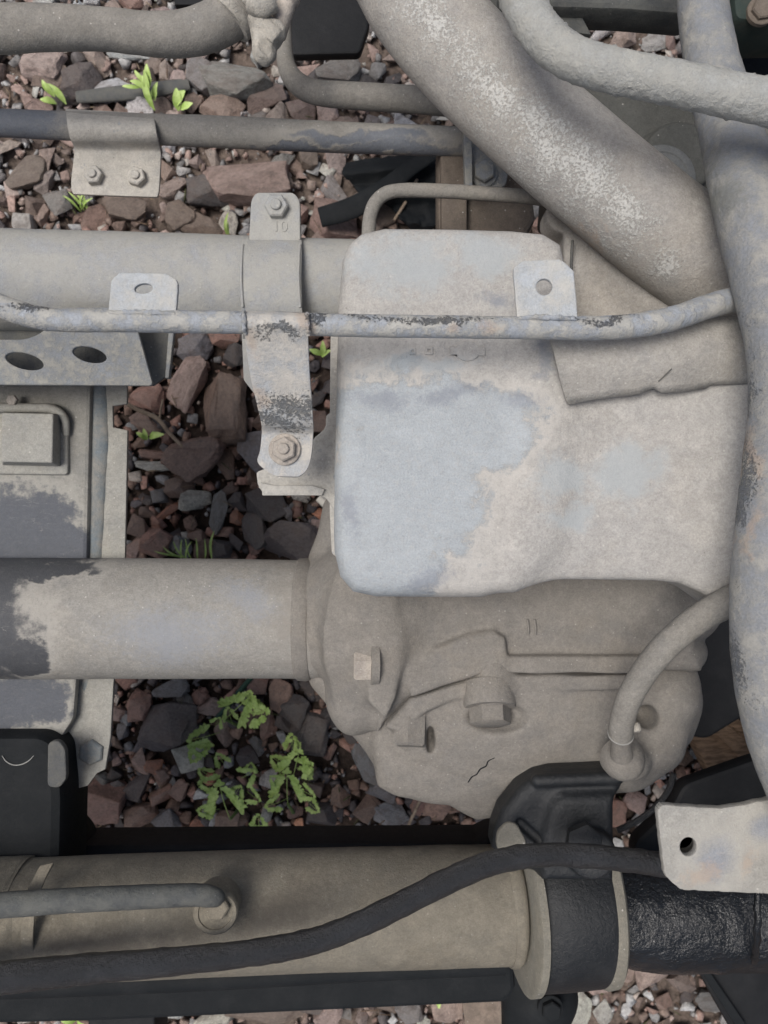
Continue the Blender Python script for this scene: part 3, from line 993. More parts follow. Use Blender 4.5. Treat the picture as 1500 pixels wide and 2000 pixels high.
# ------------------------------------------------------------------ frame and deep parts
t = thing('frame_rail', 'dusty grey frame rail with a square raised block, passing under the axle tube', 'frame rail', P(150, 1100, .36))
plate('flange', [(-430, 735), (248, 735), (248, 788), (220, 792), (221, 836), (249, 842), (242, 1200), (222, 1330), (216, 1440), (206, 1500), (190, 1508), (172, 1532), (142, 1540), (130, 1440), (-430, 1440)], .380, M_rail_top, t, th=.004)
plate('web_panel', rounded([(16, 744), (176, 744), (166, 1200), (140, 1330), (140, 1400), (120, 1436), (-430, 1436), (-430, 935), (2, 935), (2, 800)], 12), .3845, M_rail, t, th=.013, bev=.003)
tube('ridge', [(186, 742, .380, 24), (188, 860, .380, 26), (182, 1000, .380, 25), (178, 1110, .380, 23), (168, 1340, .378, 18), (166, 1440, .376, 14)], M_rail_ridge, t, jit=.0006, flat=.55)
plate('block_surround', rounded([(-120, 790), (112, 792), (131, 815), (131, 924), (-120, 921)], [4, 18, 12, 4, 4]), .3925, M_rail_top, t, th=.005, bev=.0015)
kb = sc(.40)
lo_ = [(4, 806), (122, 808), (120, 912), (4, 909)]; hi_b = [(4, 806), (104, 808), (102, 904), (4, 902)]
vb = [P(x, y, .393) for x, y in lo_] + [P(x, y, .412) for x, y in hi_b]
me_ = mesh_from('raised_block', vb, [(3, 2, 1, 0), (4, 5, 6, 7), (0, 1, 5, 4), (1, 2, 6, 5), (2, 3, 7, 6), (3, 0, 4, 7)], angle=30)
ob_ = link('raised_block', me_, M_rail_top, t)
mb_ = ob_.modifiers.new('edge', 'BEVEL'); mb_.width = .0011; mb_.segments = 3
mb_.limit_method = 'NONE'
tube('ridge_pipe', [(-100, 796, .400, 9), (60, 797, .400, 9), (104, 800, .400, 9), (126, 818, .398, 8), (130, 850, .395, 6)], M_rail_top, t, segs=16)
bolt(25, 782, .402, 11, M_hardware, t, washer=False, name='pin', stud=False)
plate('rear_web', rounded([(-430, 1300), (150, 1300), (142, 1400), (120, 1434), (-430, 1436)], 8), .389, M_rail, t, th=.008, bev=.002)
bolt(180, 1468, .381, 26, M_rail_ridge, t, h=.25, stud=False, washer=False)

t = thing('perforated_bracket', 'grey sheet bracket with two oval holes above the raised block of the frame rail', 'bracket', P(150, 700, .45))
tilt_ = lambda px, py: -.00012 * (py - 700) * .8
plate('face', rounded([(-430, 746), (-430, 668), (55, 668), (84, 658), (104, 644), (120, 610), (262, 610), (272, 645), (294, 750)], [4, 4, 20, 10, 10, 4, 4, 4, 6]), .462, M_plate, t, th=.0035,
      holes=[ellipse(49, 706, 39, 17, 12), ellipse(177, 694, 35, 16, 12)], warp=tilt_)
plate('back_wall', [(225, 630), (338, 632), (330, 660), (324, 735), (300, 752), (230, 752)], .436, M_engine, t, th=.003)
strip('edge_lip', [(330, 632, 341, 632, .443), (328, 660, 338, 660, .443), (322, 738, 329, 738, .443)], M_plate, t, th=.006, cols=2)
plate('recess_floor', [(-430, 640), (262, 620), (262, 752), (-430, 752)], .428, M_engine, t, th=.003)

t = thing('cross_tube', 'wide dusty tube crossing behind the thin support rod, ending behind the oil pan', 'tube', P(300, 545, .40))
tube('pipe', [(-520, 530, .432, 98), (-250, 540, .432, 98), (0, 548, .432, 97), (300, 552, .432, 93), (560, 556, .432, 88), (740, 560, .432, 86)], M_tube_top, t, segs=56, jit=.0004, jf=20)

t = thing('strap_bracket', 'dusty strap wrapped round the wide cross tube with a bolted tab on top', 'bracket', P(535, 520, .46))
strip('strap', [(476, 462, 588, 464, .455), (472, 472, 590, 474, .463), (471, 500, 589, 500, .4725), (470, 545, 588, 548, .4765), (471, 600, 590, 602, .473), (473, 640, 590, 640, .462), (474, 664, 560, 664, .448)], M_tube_top, t, th=.003, cols=10)
plate('tab', rounded([(490, 470), (494, 395), (502, 381), (574, 381), (584, 396), (585, 470)], [4, 20, 20, 20, 20, 4]), .458, M_tube_top, t, th=.005, bev=.001)
plate('lower_tab', rounded([(474, 640), (560, 640), (560, 772), (500, 770), (478, 742)], 5), .448, M_tube_top, t, th=.003)
bolt(541, 406, .461, 24, M_tube_top, t, h=.55, washer=False, rot=.0)
fc = bpy.data.curves.new('embossed_number', 'FONT'); fc.body = '10'; fc.size = .011; fc.extrude = .0003; fc.align_x = 'CENTER'; fc.align_y = 'CENTER'
fo = bpy.data.objects.new('embossed_number', fc); C.objects.link(fo)
me_ = bpy.data.meshes.new_from_object(fo.evaluated_get(bpy.context.evaluated_depsgraph_get()))
bpy.data.objects.remove(fo)
me_.transform(Matrix.Translation(P(547, 443, .4608)))
link('embossed_number', me_, M_tube_top, t)
for xx in (474, 586):
    tube('seam', [(xx, 478, .4662, 3), (xx - 2, 505, .4737, 3), (xx - 3, 545, .4772, 3), (xx, 600, .4742, 3)], M_tube_top, t, segs=8)

t = thing('thin_bar', 'long thin blue grey bar crossing above the gravel under the rubber hose', 'bar', P(450, 260, .38))
tube('rod', [(-800, 200, .40, 24), (-250, 226, .40, 25), (0, 240, .40, 25.5), (200, 249, .40, 27), (430, 258, .40, 29), (700, 270, .40, 28), (900, 277, .40, 27), (1080, 284, .40, 27)], M_bar, t, segs=32, n=10, jit=.0003)

t = thing('saddle_bracket', 'saddle bracket with two bolts clasping the long thin bar', 'bracket', P(220, 330, .40))
strip('saddle', [(128, 212, 300, 222, .398), (129, 219, 301, 229, .408), (130, 232, 303, 240, .4155), (132, 250, 305, 258, .4165), (137, 272, 309, 274, .411), (144, 288, 313, 290, .400), (144, 304, 314, 304, .3965), (139, 345, 312, 348, .3955), (139, 368, 310, 374, .3952), (143, 379, 307, 385, .395)], M_dust_pale, t, th=.0028, cols=10)
for (bx, by) in ((184, 344), (268, 347)):
    bolt(bx, by, .397, 19, M_dust_pale, t, h=.5, washer=False)

t = thing('bar_end_bracket', 'narrow end bracket with one hex bolt where the thin bar meets the exhaust', 'bracket', P(950, 320, .39))
plate('end_plate', rounded([(906, 245), (1010, 245), (1000, 300), (990, 340), (986, 366), (912, 368)], [3, 3, 3, 10, 12, 3]), .413, M_plate, t, th=.003)
plate('upright_lip', [(905, 243), (918, 243), (920, 368), (909, 368)], .418, M_plate, t, th=.010)
bolt(945, 339, .415, 22, M_plate, t, h=.45, stud=False)
t = thing('mount_block', 'dark rusty block under the narrow end bracket above the oil pan', 'block', P(925, 370, .36))
plate('body', rounded([(862, 298), (1010, 298), (1030, 440), (1010, 470), (862, 470)], 8), .372, M_rustblock, t, th=.03, bev=.004)
plate('side_cheek', [(864, 300), (906, 300), (906, 460), (866, 460)], .392, M_rustblock, t, th=.012, bev=.002)

t = thing('bent_pipe', 'dusty metal pipe bending from vertical to level beside the black plate', 'pipe', P(700, 190, .40))
tube('pipe', [(553, -120, .37, 16), (553, 0, .38, 16), (555, 90, .39, 16.5), (561, 132, .395, 18), (580, 162, .40, 21), (616, 180, .402, 23), (700, 188, .404, 25), (800, 194, .404, 25), (900, 203, .404, 25), (1040, 216, .404, 25)], M_hose_dust, t, segs=28, n=10)

t = thing('brake_line', 'thin metal pipe with a tight bend rising behind the top of the oil pan', 'pipe', P(800, 380, .45))
tube('pipe', [(718, 520, .46, 13), (720, 465, .465, 13.5), (722, 428, .466, 13.5), (732, 398, .466, 13.5), (752, 379, .466, 13.5), (785, 372, .466, 13.5), (860, 373, .466, 13.5), (960, 379, .466, 13.5), (1050, 387, .466, 13.5), (1180, 402, .466, 14)], M_hose_dust, t, segs=20, n=8, jit=.0003, jf=150)

# black deep parts
t = thing('black_plate', 'flat black plate between the bent pipe and the corroded exhaust pipe at the top edge', 'plate', P(650, 30, .2))
plate('panel', rounded([(575, -160), (740, -160), (716, 60), (700, 107), (574, 110)], 6), .25, M_black_plastic, t, th=.012, bev=.002)
plate('upper_lip', [(330, -120), (575, -120), (575, -20), (400, 14), (345, 14)], .24, M_black_plastic, t, th=.01)
t = thing('black_shroud', 'black plastic shroud in the dark opening behind the breather hose', 'panel', P(1400, 1280, .2))
plate('panel', rounded([(1280, 1110), (2100, 1080), (2100, 1250), (1460, 1378), (1372, 1432), (1300, 1420)], 10), .26, M_black_plastic, t, th=.02, bev=.003)
plate('inner_rib', rounded([(1290, 1125), (1338, 1128), (1350, 1210), (1300, 1220)], 4), .285, M_engine, t, th=.012, bev=.002)
t = thing('black_splash_panel', 'black panel behind the flecked mounting plate near the lower right tube', 'panel', P(1420, 1530, .2))
plate('panel', rounded([(1310, 1576), (1332, 1532), (1400, 1508), (1470, 1484), (2200, 1330), (2200, 1780), (1240, 1780), (1240, 1640)], 14), .29, M_black_plastic, t, th=.02, bev=.004)
t = thing('dark_corner_panel', 'dark slanted panel at the lower corner beneath the greasy black tube', 'panel', P(1450, 1950, .2))
plate('panel', [(1345, 1860), (2200, 1840), (2200, 2200), (1455, 2200), (1440, 2030), (1400, 1960)], .22, M_black_plastic, t, th=.02)
plate('edge_trim', [(1348, 1862), (1360, 1862), (1452, 1996), (1470, 2060), (1455, 2060), (1436, 2000)], .234, M_black_block, t, th=.008)
t = thing('hanging_block', 'short black foot hanging under the black cross beam at the lower picture edge', 'block', P(250, 1990, .1))
plate('body', rounded([(196, 1930), (312, 1930), (306, 2130), (194, 2130)], 5), .25, M_black_plastic, t, th=.05, bev=.003)
plate('cap', rounded([(204, 1960), (300, 1960), (300, 2120), (204, 2120)], 5), .277, M_black_plastic, t, th=.006, bev=.002)
t = thing('added_upper_cross_beam', 'black beam above the muddy tube, closing the gap with the green herbs', 'beam', P(480, 1660, .26))  # bar shape added where a dark band of shadow runs above the tube
plate('beam', rounded([(-430, 1645), (150, 1640), (930, 1634), (1000, 1600), (1040, 1600), (1040, 1730), (-430, 1760)], 6), .33, M_black_plastic, t, th=.04, bev=.004)
plate('lower_web', [(-430, 1700), (980, 1690), (980, 1740), (-430, 1760)], .30, M_black_plastic, t, th=.08)
t = thing('lower_cross_beam', 'black box beam under the muddy tube along the lower picture edge', 'beam', P(480, 1910, .26))
plate('beam', rounded([(-430, 1850), (985, 1820), (990, 1905), (975, 1922), (200, 1958), (-430, 1972)], 6), .34, M_black_block, t, th=.04, bev=.004)
tube('edge_tube', [(-430, 1925, .37, 26), (0, 1922, .37, 26), (400, 1908, .37, 24), (700, 1893, .37, 22), (985, 1880, .37, 22)], M_black_block, t)
t = thing('engine_mount_block', 'black square sided block at the picture edge below the axle tube', 'block', P(50, 1560, .3))
link('body', plate_mesh('body', rounded([(-430, 1437), (105, 1437), (124, 1450), (132, 1530), (128, 1700), (-430, 1710)], [4, 14, 20, 20, 20, 4]), .385, th=.06, bev=.008), M_black_block, t)
plate('grey_insert', rounded([(99, 1450), (116, 1446), (128, 1462), (130, 1518), (118, 1534), (98, 1532)], 8), .4165, M_engine, t, th=.006, bev=.001)
plate('shoulder', rounded([(-430, 1600), (120, 1590), (160, 1640), (160, 1720), (-430, 1730)], 12), .34, M_black_plastic, t, th=.05, bev=.006)
tube('hair_wire', [(4, 1476, .4158, .6), (12, 1487, .416, 1.0), (26, 1494, .416, 1.0), (42, 1493, .416, 1.0), (56, 1486, .416, 1.0), (66, 1476, .4158, .6)], M_wire, t, segs=8)

t = thing('grey_beam', 'dark grey beam above the bright gravel gap at the top edge', 'beam', P(1150, 0, .36))
plate('beam', rounded([(1040, -180), (1380, -180), (1350, 30), (1335, 42), (1210, 32), (1060, 28)], 5), .40, M_beam, t, th=.03, bev=.004)
plate('rear_lip', [(1040, 24), (1130, 30), (1150, 70), (1080, 62)], .40, M_beam, t, th=.006)
t = thing('green_box', 'dark green box with rust patches in the upper corner', 'box', P(1470, 20, .4))
link('body', plate_mesh('body', rounded([(1395, -200), (1650, -200), (1650, 66), (1416, 70)], 6), .44, th=.05, bev=.004), M_green_box, t)
bolt(1486, 22, .466, 22, M_rustblock, t, h=.3, stud=False)
t = thing('black_void_sheet', 'black recessed panel added under the dark green box in the upper corner', 'panel', P(1470, 130, .3))  # added black sheet stands for the unlit void here
plate('panel', [(1405, 60), (1680, 60), (1680, 210), (1420, 190)], .36, M_black_plastic, t, th=.01)
plate('side_flap', [(1440, 200), (1680, 210), (1680, 480), (1470, 380)], .40, M_engine, t, th=.01)

# engine block behind the exhaust
t = thing('engine_block', 'grimy dark engine cover behind the corroded exhaust pipe with a round cap', 'engine cover', P(1300, 300, .36))
poly = [(1080, 185), (1112, 176), (1152, 150), (1190, 150), (1500, 240), (1620, 300), (1620, 640), (1300, 640), (1060, 430)]
def f_block(p):
    a = sd_prism(p, poly, -120, 40, 14)
    b = sd_cyl(p, (1290, 352, 0), (1290, 352, 104), 66, 10)
    c = sd_cyl(p, (1300, 356, 0), (1300, 356, 66), 84, 8)
    r = sd_caps(p, (1395, 240, 30), (1400, 480, 30), 26, 30)
    return smin(smin(smin(a, c, 14), r, 20), b, 5)
sdf('cover', f_block, (1040, 120, -60), (1640, 660, 120), 6, .36, M_fog, t)
lathe('cap', P(1290, 352, .36 + 101 * sc(.36)), (0, 0, 1), [(0, .0255), (.0028, .0262), (.0040, .0248), (.0042, .0205), (.0034, .0195), (.0034, .004)], M_cap, t, segs=48)
lathe('cap_ring', P(1290, 352, .36 + 100 * sc(.36)), (0, 0, 1), [(0, .026), (.0025, .026), (.0028, .0235), (.0012, .0225)], M_engine, t, segs=40)
plate('cap_mark', rounded([(1330, 352), (1338, 349), (1340, 364), (1332, 367)], 3), .36 + 112 * sc(.36), M_black_block, t, th=.002)
t = thing('side_rail', 'grey green slotted rail squeezed between the exhaust pipe and the crusted hose', 'rail', P(1030, 80, .42))
plate('rail', rounded([(900, -150), (985, -150), (1000, 0), (1060, 90), (1130, 140), (1100, 200), (1060, 160), (980, 70), (930, 0)], 8), .44, M_fog, t, th=.008,
      holes=[rounded([(950, 28), (972, 30), (1000, 68), (996, 76), (975, 62)], 3), rounded([(1013, 84), (1030, 96), (1026, 104), (1010, 92)], 2), rounded([(1038, 106), (1056, 118), (1050, 128), (1036, 116)], 2)])
bolt(957, 15, .448, 16, M_fog, t, stud=False)
plate('pale_tab', [(1110, 135), (1150, 148), (1140, 160), (1102, 178)], .46, M_tab, t, th=.004)

# ------------------------------------------------------------------ axle and differential
t = thing('front_axle', 'mud coated front axle with a fat axle tube and a bulging differential housing', 'axle', P(800, 1300, .35))
tube('axle_tube', [(-520, 1204, .40, 117), (-300, 1204, .40, 117), (-100, 1206, .40, 117), (100, 1207, .40, 117), (300, 1207, .40, 116.5), (520, 1208, .40, 115), (640, 1210, .40, 114)], M_axle, t, segs=72, n=14, jit=.0003, jf=30)
lathe('weld_collar', P(590, 1209, .40), (1, 0, 0), [(-.004, .0452), (-.002, .0470), (.004, .0474), (.0075, .0462), (.008, .044)], M_housing, t, segs=64)
Z = .43
bowl = [(742, 1100), (1300, 1100), (1310, 1215), (1352, 1240), (1376, 1288), (1360, 1310), (1352, 1350), (1366, 1390), (1352, 1440), (1290, 1490), (1230, 1530), (1150, 1560), (1000, 1590), (940, 1600), (880, 1562), (780, 1546), (748, 1528), (738, 1440)]
upper = [(738, 1000), (1300, 1000), (1312, 1215), (1338, 1236), (1350, 1270), (1350, 1300), (1232, 1301), (940, 1299), (872, 1316), (800, 1342), (752, 1396), (738, 1420)]
def f_upper(p):
    u, v, w = p
    neck = sd_caps(p, (668, 1209, -84), (720, 1215, -56), 108, 168)
    neck = smin(neck, sd_cyl(p, (604, 1209, -84), (680, 1210, -84), 120, 6), 16)
    neck = smin(neck, sd_ell(p, (742, 1200, -60), (118, 230, 150)), 40)
    a = sd_prism(p, upper, -160, 66, 26)
    roll = sd_caps(p, (700, 1180, -30), (1330, 1170, -40), 110, 100)
    a = smin(a, smax(roll, v - 1296, 6), 30)
    lip = sd_prism(p, [(948, 1266), (1240, 1266), (1246, 1300), (938, 1300)], 30, 83, 6)
    lip = smin(lip, sd_prism(p, [(842, 1252), (905, 1226), (952, 1218), (976, 1232), (980, 1300), (930, 1301), (850, 1325), (800, 1344), (792, 1300)], 20, 86, 9), 8)
    a = smin(a, smax(lip, v - (1299 + np.maximum(0, 935 - u) * .33), 3), 10)
    wall = sd_prism(p, [(738, 1170), (765, 1160), (778, 1250), (772, 1340), (752, 1380), (722, 1345), (726, 1260)], -60, 100, 6)
    a = smin(a, wall, 7)
    a = smin(a, sd_cyl(p, (612, 1209, -84), (630, 1211, -84), 124, 5), 8)
    boss = sd_ell(p, (690, 1360, -20), (56, 80, 70))
    a = smin(smin(a, neck, 30), boss, 30)
    a = smin(a, sd_ell(p, (1336, 1272, -6), (42, 42, 60)), 12)
    flare = sd_caps(p, (640, 1120, -90), (664, 1000, -70), 46, 40)
    a = smin(a, flare, 30)
    return a + 1.2 * np.sin(u * .045 + np.sin(v * .03) * 2) * np.sin(v * .05)
sdf('differential_housing', f_upper, (540, 940, -170), (1400, 1480, 130), 4.5, Z, M_housing, t)
lower = [(742, 1398), (800, 1346), (872, 1320), (940, 1303), (1232, 1305), (1362, 1304), (1352, 1350), (1368, 1392), (1356, 1446), (1296, 1500), (1236, 1542), (1150, 1574), (1000, 1606), (936, 1622), (876, 1582), (776, 1564), (738, 1542), (726, 1440)]
def f_lower(p):
    u, v, w = p
    a = sd_prism(p, lower, -170, 46, 34)
    drop = w - (44 - 1.7e-3 * np.maximum(0, v - 1410) ** 2 - 9e-4 * np.maximum(0, u - 1180) ** 2 * 1.2 - 9e-4 * np.maximum(0, 840 - u) ** 2 * 2.0)
    a = smax(a, drop, 26)
    dome = sd_ell(p, (1020, 1370, -60), (310, 165, 140))
    a = smin(a, smax(dome, -(v - (1303 + np.maximum(0, 940 - u) * .30)), 8), 30)
    lip = smin(sd_prism(p, [(930, 1302), (1240, 1302), (1240, 1331), (936, 1331)], 30, 80, 6), sd_prism(p, [(800, 1346), (870, 1322), (936, 1304), (936, 1336), (880, 1352), (820, 1376), (776, 1410), (752, 1400)], 20, 74, 8), 8)
    a = smin(a, smax(lip, -(v - (1302 + np.maximum(0, 940 - u) * .32)), 3), 10)
    a = smin(a, sd_caps(p, (955, 1300, 50), (955, 1350, 60), 42, 44), 14)
    pad = smin(sd_caps(p, (800, 1400, 34), (862, 1500, -16), 34, 26), sd_caps(p, (766, 1410, 16), (756, 1520, -22), 14, 12), 20)
    a = smin(a, pad, 24)
    col = sd_caps(p, (1300, 1360, 0), (1250, 1480, 0), 66, 44)
    a = smin(a, col, 34)
    a = smin(a, sd_caps(p, (1300, 1352, 14), (1280, 1450, 24), 40, 46), 16)
    a = smin(a, sd_caps(p, (1216, 1486, 20), (1214, 1470, 60), 50, 34), 24)
    ridge = sd_caps(p, (640, 1330, -70), (750, 1460, -60), 46, 44)
    a = smin(a, ridge, 34)
    pocket = sd_ell(p, (957, 1384, 92), (64, 32, 48))
    a = smax(a, -pocket, 8)
    slot = sd_ell(p, (838, 1432, 70), (10, 30, 60))
    a = smax(a, -slot, 4)
    hole = sd_ell(p, (1246, 1388, 66), (20, 24, 60))
    a = smax(a, -hole, 5)
    return a + 1.2 * np.sin(u * .05 + np.sin(v * .04) * 2) * np.sin(v * .045)
sdf('differential_cover', f_lower, (580, 1270, -170), (1400, 1640, 140), 4.5, Z, M_housing, t)
# plugs and bolts
zz = Z + 66 * sc(Z)
lathe('plug_flange', P(956, 1368, zz), (0, -.9, .45), [(-.012, .0185), (.0035, .0185), (.005, .0175)], M_housing, t, segs=32)
lathe('drain_plug', P(956, 1378, zz), (0, -.9, .45), [(-.004, .0145), (.0125, .0145), (.0135, .0125)], M_housing, t, hexn=6, rot=.52)
lathe('side_bolt', P(722, 1291, .460), (-1, 0, .06), [(-.004, .0145), (.0100, .0145), (.0112, .013)], M_hardware, t, hexn=6, rot=.18)
lathe('side_bolt_washer', P(729, 1291, .462), (-1, 0, .12), [(-.003, .0165), (.002, .0165), (.0025, .016)], M_housing, t, segs=32)
lathe('cover_bolt', P(803, 1408, .448), (-.05, -.88, .35), [(-.006, .0125), (.016, .0125), (.0175, .0105)], M_housing, t, hexn=6, rot=.2)
for xx in (1030, 1044):
    tube('cast_mark', [(xx, 1210, .4595, 2.2), (xx + 2, 1226, .4595, 2.2), (xx + 2, 1240, .4590, 1.8)], M_housing, t, segs=8)
cover = next(o for o in t.children if o.name.startswith('differential_cover'))
bpy.context.view_layer.update()
crk = []
for (cx, cy, cr) in [(914, 1528, 1.6), (922, 1517, 2.2), (931, 1512, 2.0), (938, 1502, 2.4), (949, 1496, 2.2), (954, 1486, 2.0), (966, 1480, 1.4)]:
    hit, loc, nrm, fi = cover.ray_cast(Vector((0, 0, H)), (P(cx, cy, 0) - Vector((0, 0, H))).normalized())
    if hit:
        crk.append((cx, cy, loc.z - .0001, cr * .7))
if len(crk) > 2:
    tube('parting_crack', crk, M_black_block, t, segs=6)

# breather hose
t = thing('breather_hose', 'fat curved rubber hose rising from the differential housing to the chipped tube', 'hose', P(1300, 1300, .5))
tube('hose', [(1600, 1105, .545, 30), (1500, 1142, .55, 30), (1430, 1172, .55, 29.5), (1368, 1206, .548, 28), (1308, 1254, .544, 27), (1262, 1308, .538, 26), (1230, 1362, .53, 25), (1215, 1408, .522, 24), (1211, 1436, .515, 24)], M_hose_dust, t, segs=36, n=10, jit=.0003)
tube('nipple', [(1212, 1425, .512, 18), (1213, 1452, .503, 19), (1214, 1474, .495, 22)], M_housing, t, segs=24)
lathe('boss', P(1214, 1478, .474), (0, -.2, 1), [(0, .0150), (.006, .0142), (.011, .0122), (.015, .0095), (.017, .006)], M_housing, t, segs=30)
lathe('spring_clip', P(1212, 1434, .516), (0, -.72, -.6), [(-.0002, .0076), (-.0001, .0080), (.0002, .0080), (.0003, .0076)], M_wire, t, segs=32)
lathe('clip_ear', P(1238, 1421, .516), (1, .2, .3), [(-.002, .003), (.003, .0032), (.004, .002)], M_clamp, t, segs=10)

# ------------------------------------------------------------------ lower tube, clamp, hoses
t = thing('muddy_tube', 'thick muddy brown tube along the bottom ending in a round flange at the black clamp', 'tube', P(500, 1780, .38))
tube('pipe', [(-520, 1850, .45, 124), (-320, 1818, .438, 118), (0, 1800, .434, 113), (300, 1786, .429, 111), (600, 1775, .424, 109), (850, 1768, .419, 108), (992, 1764.5, .4163, 107)], M_lower, t, segs=72, n=12, jit=.0003, jf=25)
ax = (P(1012, 1764, .416) - P(0, 1800, .434)).normalized()
k = sc(.415)
tube('end_step', [(982, 1765, .4165, 109), (988, 1764.6, .4163, 111), (1000, 1764.2, .416, 111), (1006, 1764, .4158, 104)], M_lower, t, segs=72)
me_f = lathe_mesh('flange', P(1020, 1764, .4165), (ax.x, ax.y, ax.z - .06), [(-.004, .02), (-.004, .0595), (-.003, .0615), (.002, .0615), (.003, .059), (.003, .02)], segs=80)
link('flange', me_f, M_flange, t)
tube('sleeve', [(-520, 1850, .45, 128), (-320, 1818, .438, 122), (0, 1800, .434, 117), (42, 1798.5, .4335, 117), (48, 1798, .4333, 112)], M_lower, t, segs=64)
strip('band', [(78, 1690, 104, 1684, .474), (66, 1712, 92, 1708, .4795), (52, 1740, 80, 1738, .4815), (44, 1770, 70, 1770, .4822), (40, 1830, 64, 1832, .480), (42, 1880, 66, 1882, .468)], M_lower, t, th=.002, cols=3)
t2 = thing('rubber_clamp', 'black rubber clamp band gripping the end of the muddy tube below the bolted black bracket', 'clamp', P(1130, 1780, .36))
lathe('band', P(1032, 1764, .414), ax, [(.0, .046), (.0005, .0575), (.003, .0592), (.022, .0588), (.046, .0575), (.050, .056), (.0505, .045)], M_black, t2, segs=80)
lathe('outer_flange', P(1158, 1760, .409), (ax.x, ax.y, ax.z + .05), [(-.001, .045), (-.001, .0575), (.003, .0590), (.009, .0580), (.011, .055), (.0115, .04)], M_flange, t2, segs=72)
br = [(958, 1650), (962, 1616), (976, 1578), (1010, 1536), (1042, 1508), (1075, 1499), (1180, 1497), (1206, 1502), (1214, 1518), (1206, 1536), (1188, 1556), (1186, 1610), (1192, 1650), (1150, 1700), (1000, 1690)]
def f_br(p):
    u, v, w = p
    a = sd_prism(p, br, -60, 26, 20)
    hump = sd_prism(p, [(1070, 1560), (1090, 1540), (1186, 1538), (1186, 1700), (1050, 1700), (1054, 1610)], -40, 46, 14)
    a = smin(a, hump, 22)
    cyl = sd_cyl(p, (1138, 1640, 0), (1138, 1640, 76), 46, 10)
    a = smin(a, cyl, 8)
    rim = sd_caps(p, (1045, 1516, 24), (1200, 1510, 24), 12, 12)
    a = smin(a, rim, 8)
    slot = sd_caps(p, (1012, 1598, 24), (1052, 1634, 24), 9, 9)
    return smax(a, -slot, 4)
sdf('black_bracket', f_br, (940, 1470, -70), (1230, 1710, 100), 4, .458, M_black, t2)
lathe('pivot_bolt', P(1138, 1640, .458 + 80 * sc(.458)), (0, 0, 1), [(0, .0125), (.006, .0125), (.007, .011)], M_black, t2, hexn=6, rot=.4)
plate('pale_ear', rounded([(972, 1650), (974, 1625), (990, 1606), (1006, 1610), (1022, 1640), (1024, 1664), (985, 1668)], 8), .466, M_flange, t2, th=.006, bev=.0015)
t = thing('greasy_tube', 'wet looking greasy black tube behind the flecked mounting plate', 'tube', P(1350, 1790, .38))
tube('pipe', [(1160, 1770, .40, 92), (1220, 1780, .40, 97), (1300, 1788, .40, 99), (1400, 1786, .40, 100), (1500, 1782, .40, 103), (1760, 1775, .40, 104), (2350, 1760, .40, 104)], M_grease, t, segs=64, n=14, jit=.0012, jf=70)
tube('weld_bead', [(1474, 1690, .45, 7), (1478, 1730, .4655, 7), (1480, 1786, .4695, 7), (1478, 1840, .463, 7), (1472, 1880, .446, 7)], M_grease, t, segs=12, jit=.0012, jf=160)
t = thing('clamp_drop_lug', 'dark greenish rounded lug under the black clamp at the lower edge', 'lug', P(1050, 1950, .3))
def f_lug(p):
    return smin(sd_ell(p, (1060, 1950, -10), (70, 66, 60)), sd_prism(p, [(985, 1870), (1110, 1870), (1105, 2080), (990, 2080)], -80, 10, 16), 30)
sdf('lug', f_lug, (940, 1850, -90), (1150, 2100, 80), 6, .30, M_black_block, t)
bolt(1075, 1968, .33, 20, M_black_block, t, stud=False)

t = thing('hydraulic_line', 'grey pipe running along the muddy tube into a round dusty fitting', 'pipe', P(200, 1760, .5))
tube('pipe', [(-520, 1830, .49, 25), (-300, 1790, .500, 25), (0, 1768, .502, 24), (150, 1758, .503, 23), (300, 1751, .503, 22), (380, 1748, .502, 21), (412, 1751, .500, 20), (430, 1755, .498, 15), (438, 1758, .497, 4)], M_bar if False else M_beam, t, segs=28, n=12, jit=.0003, jf=120)
zf = .478
lathe('banjo_fitting', P(424, 1770, zf), (.08, .05, 1), [(-.012, .0150), (.006, .0152), (.0085, .0148), (.0098, .0138), (.0100, .0112), (.0090, .0108), (.0090, .0085)], M_lower, t, segs=44)
lathe('banjo_bolt', P(424, 1768, zf + .009), (.08, .05, 1), [(-.004, .0085), (.0045, .0085), (.0055, .0072)], M_lower, t, hexn=6)

t = thing('black_hose', 'long rough black hose sweeping up across the muddy tube and the clamp', 'hose', P(600, 1840, .52))
tube('hose', [(-520, 2010, .48, 32), (-300, 1945, .505, 34), (0, 1910, .51, 30), (200, 1890, .513, 27), (400, 1872, .516, 24.5), (560, 1850, .52, 24), (655, 1824, .522, 24), (760, 1778, .525, 24), (880, 1718, .528, 23.5), (960, 1686, .53, 23), (1040, 1671, .531, 22.5), (1150, 1672, .531, 22.5), (1290, 1688, .528, 23), (1450, 1712, .52, 23), (1700, 1760, .50, 23), (2300, 1840, .42, 20)], M_black_hose, t, segs=36, n=14, jit=.0006, jf=120)

t = thing('flecked_plate', 'pale flecked mounting plate with one round hole over the greasy tube', 'plate', P(1400, 1650, .56))
plate('plate', rounded([(1283, 1580), (1292, 1571), (1400, 1579), (1445, 1572), (1700, 1520), (1700, 1742), (1480, 1738), (1326, 1731), (1298, 1704)], [8, 6, 20, 30, 4, 4, 6, 8, 6]), .575, M_plate_low, t, th=.0055, bev=.0008, jag=.8,
      holes=[ellipse(1341, 1650, 19, 21)])
lathe('hole_rim', P(1346, 1651, .570), (0, 0, 1), [(-.010, .0058), (.0, .0058), (.0, .0062), (-.010, .0062)], M_plate_low, t, segs=30)

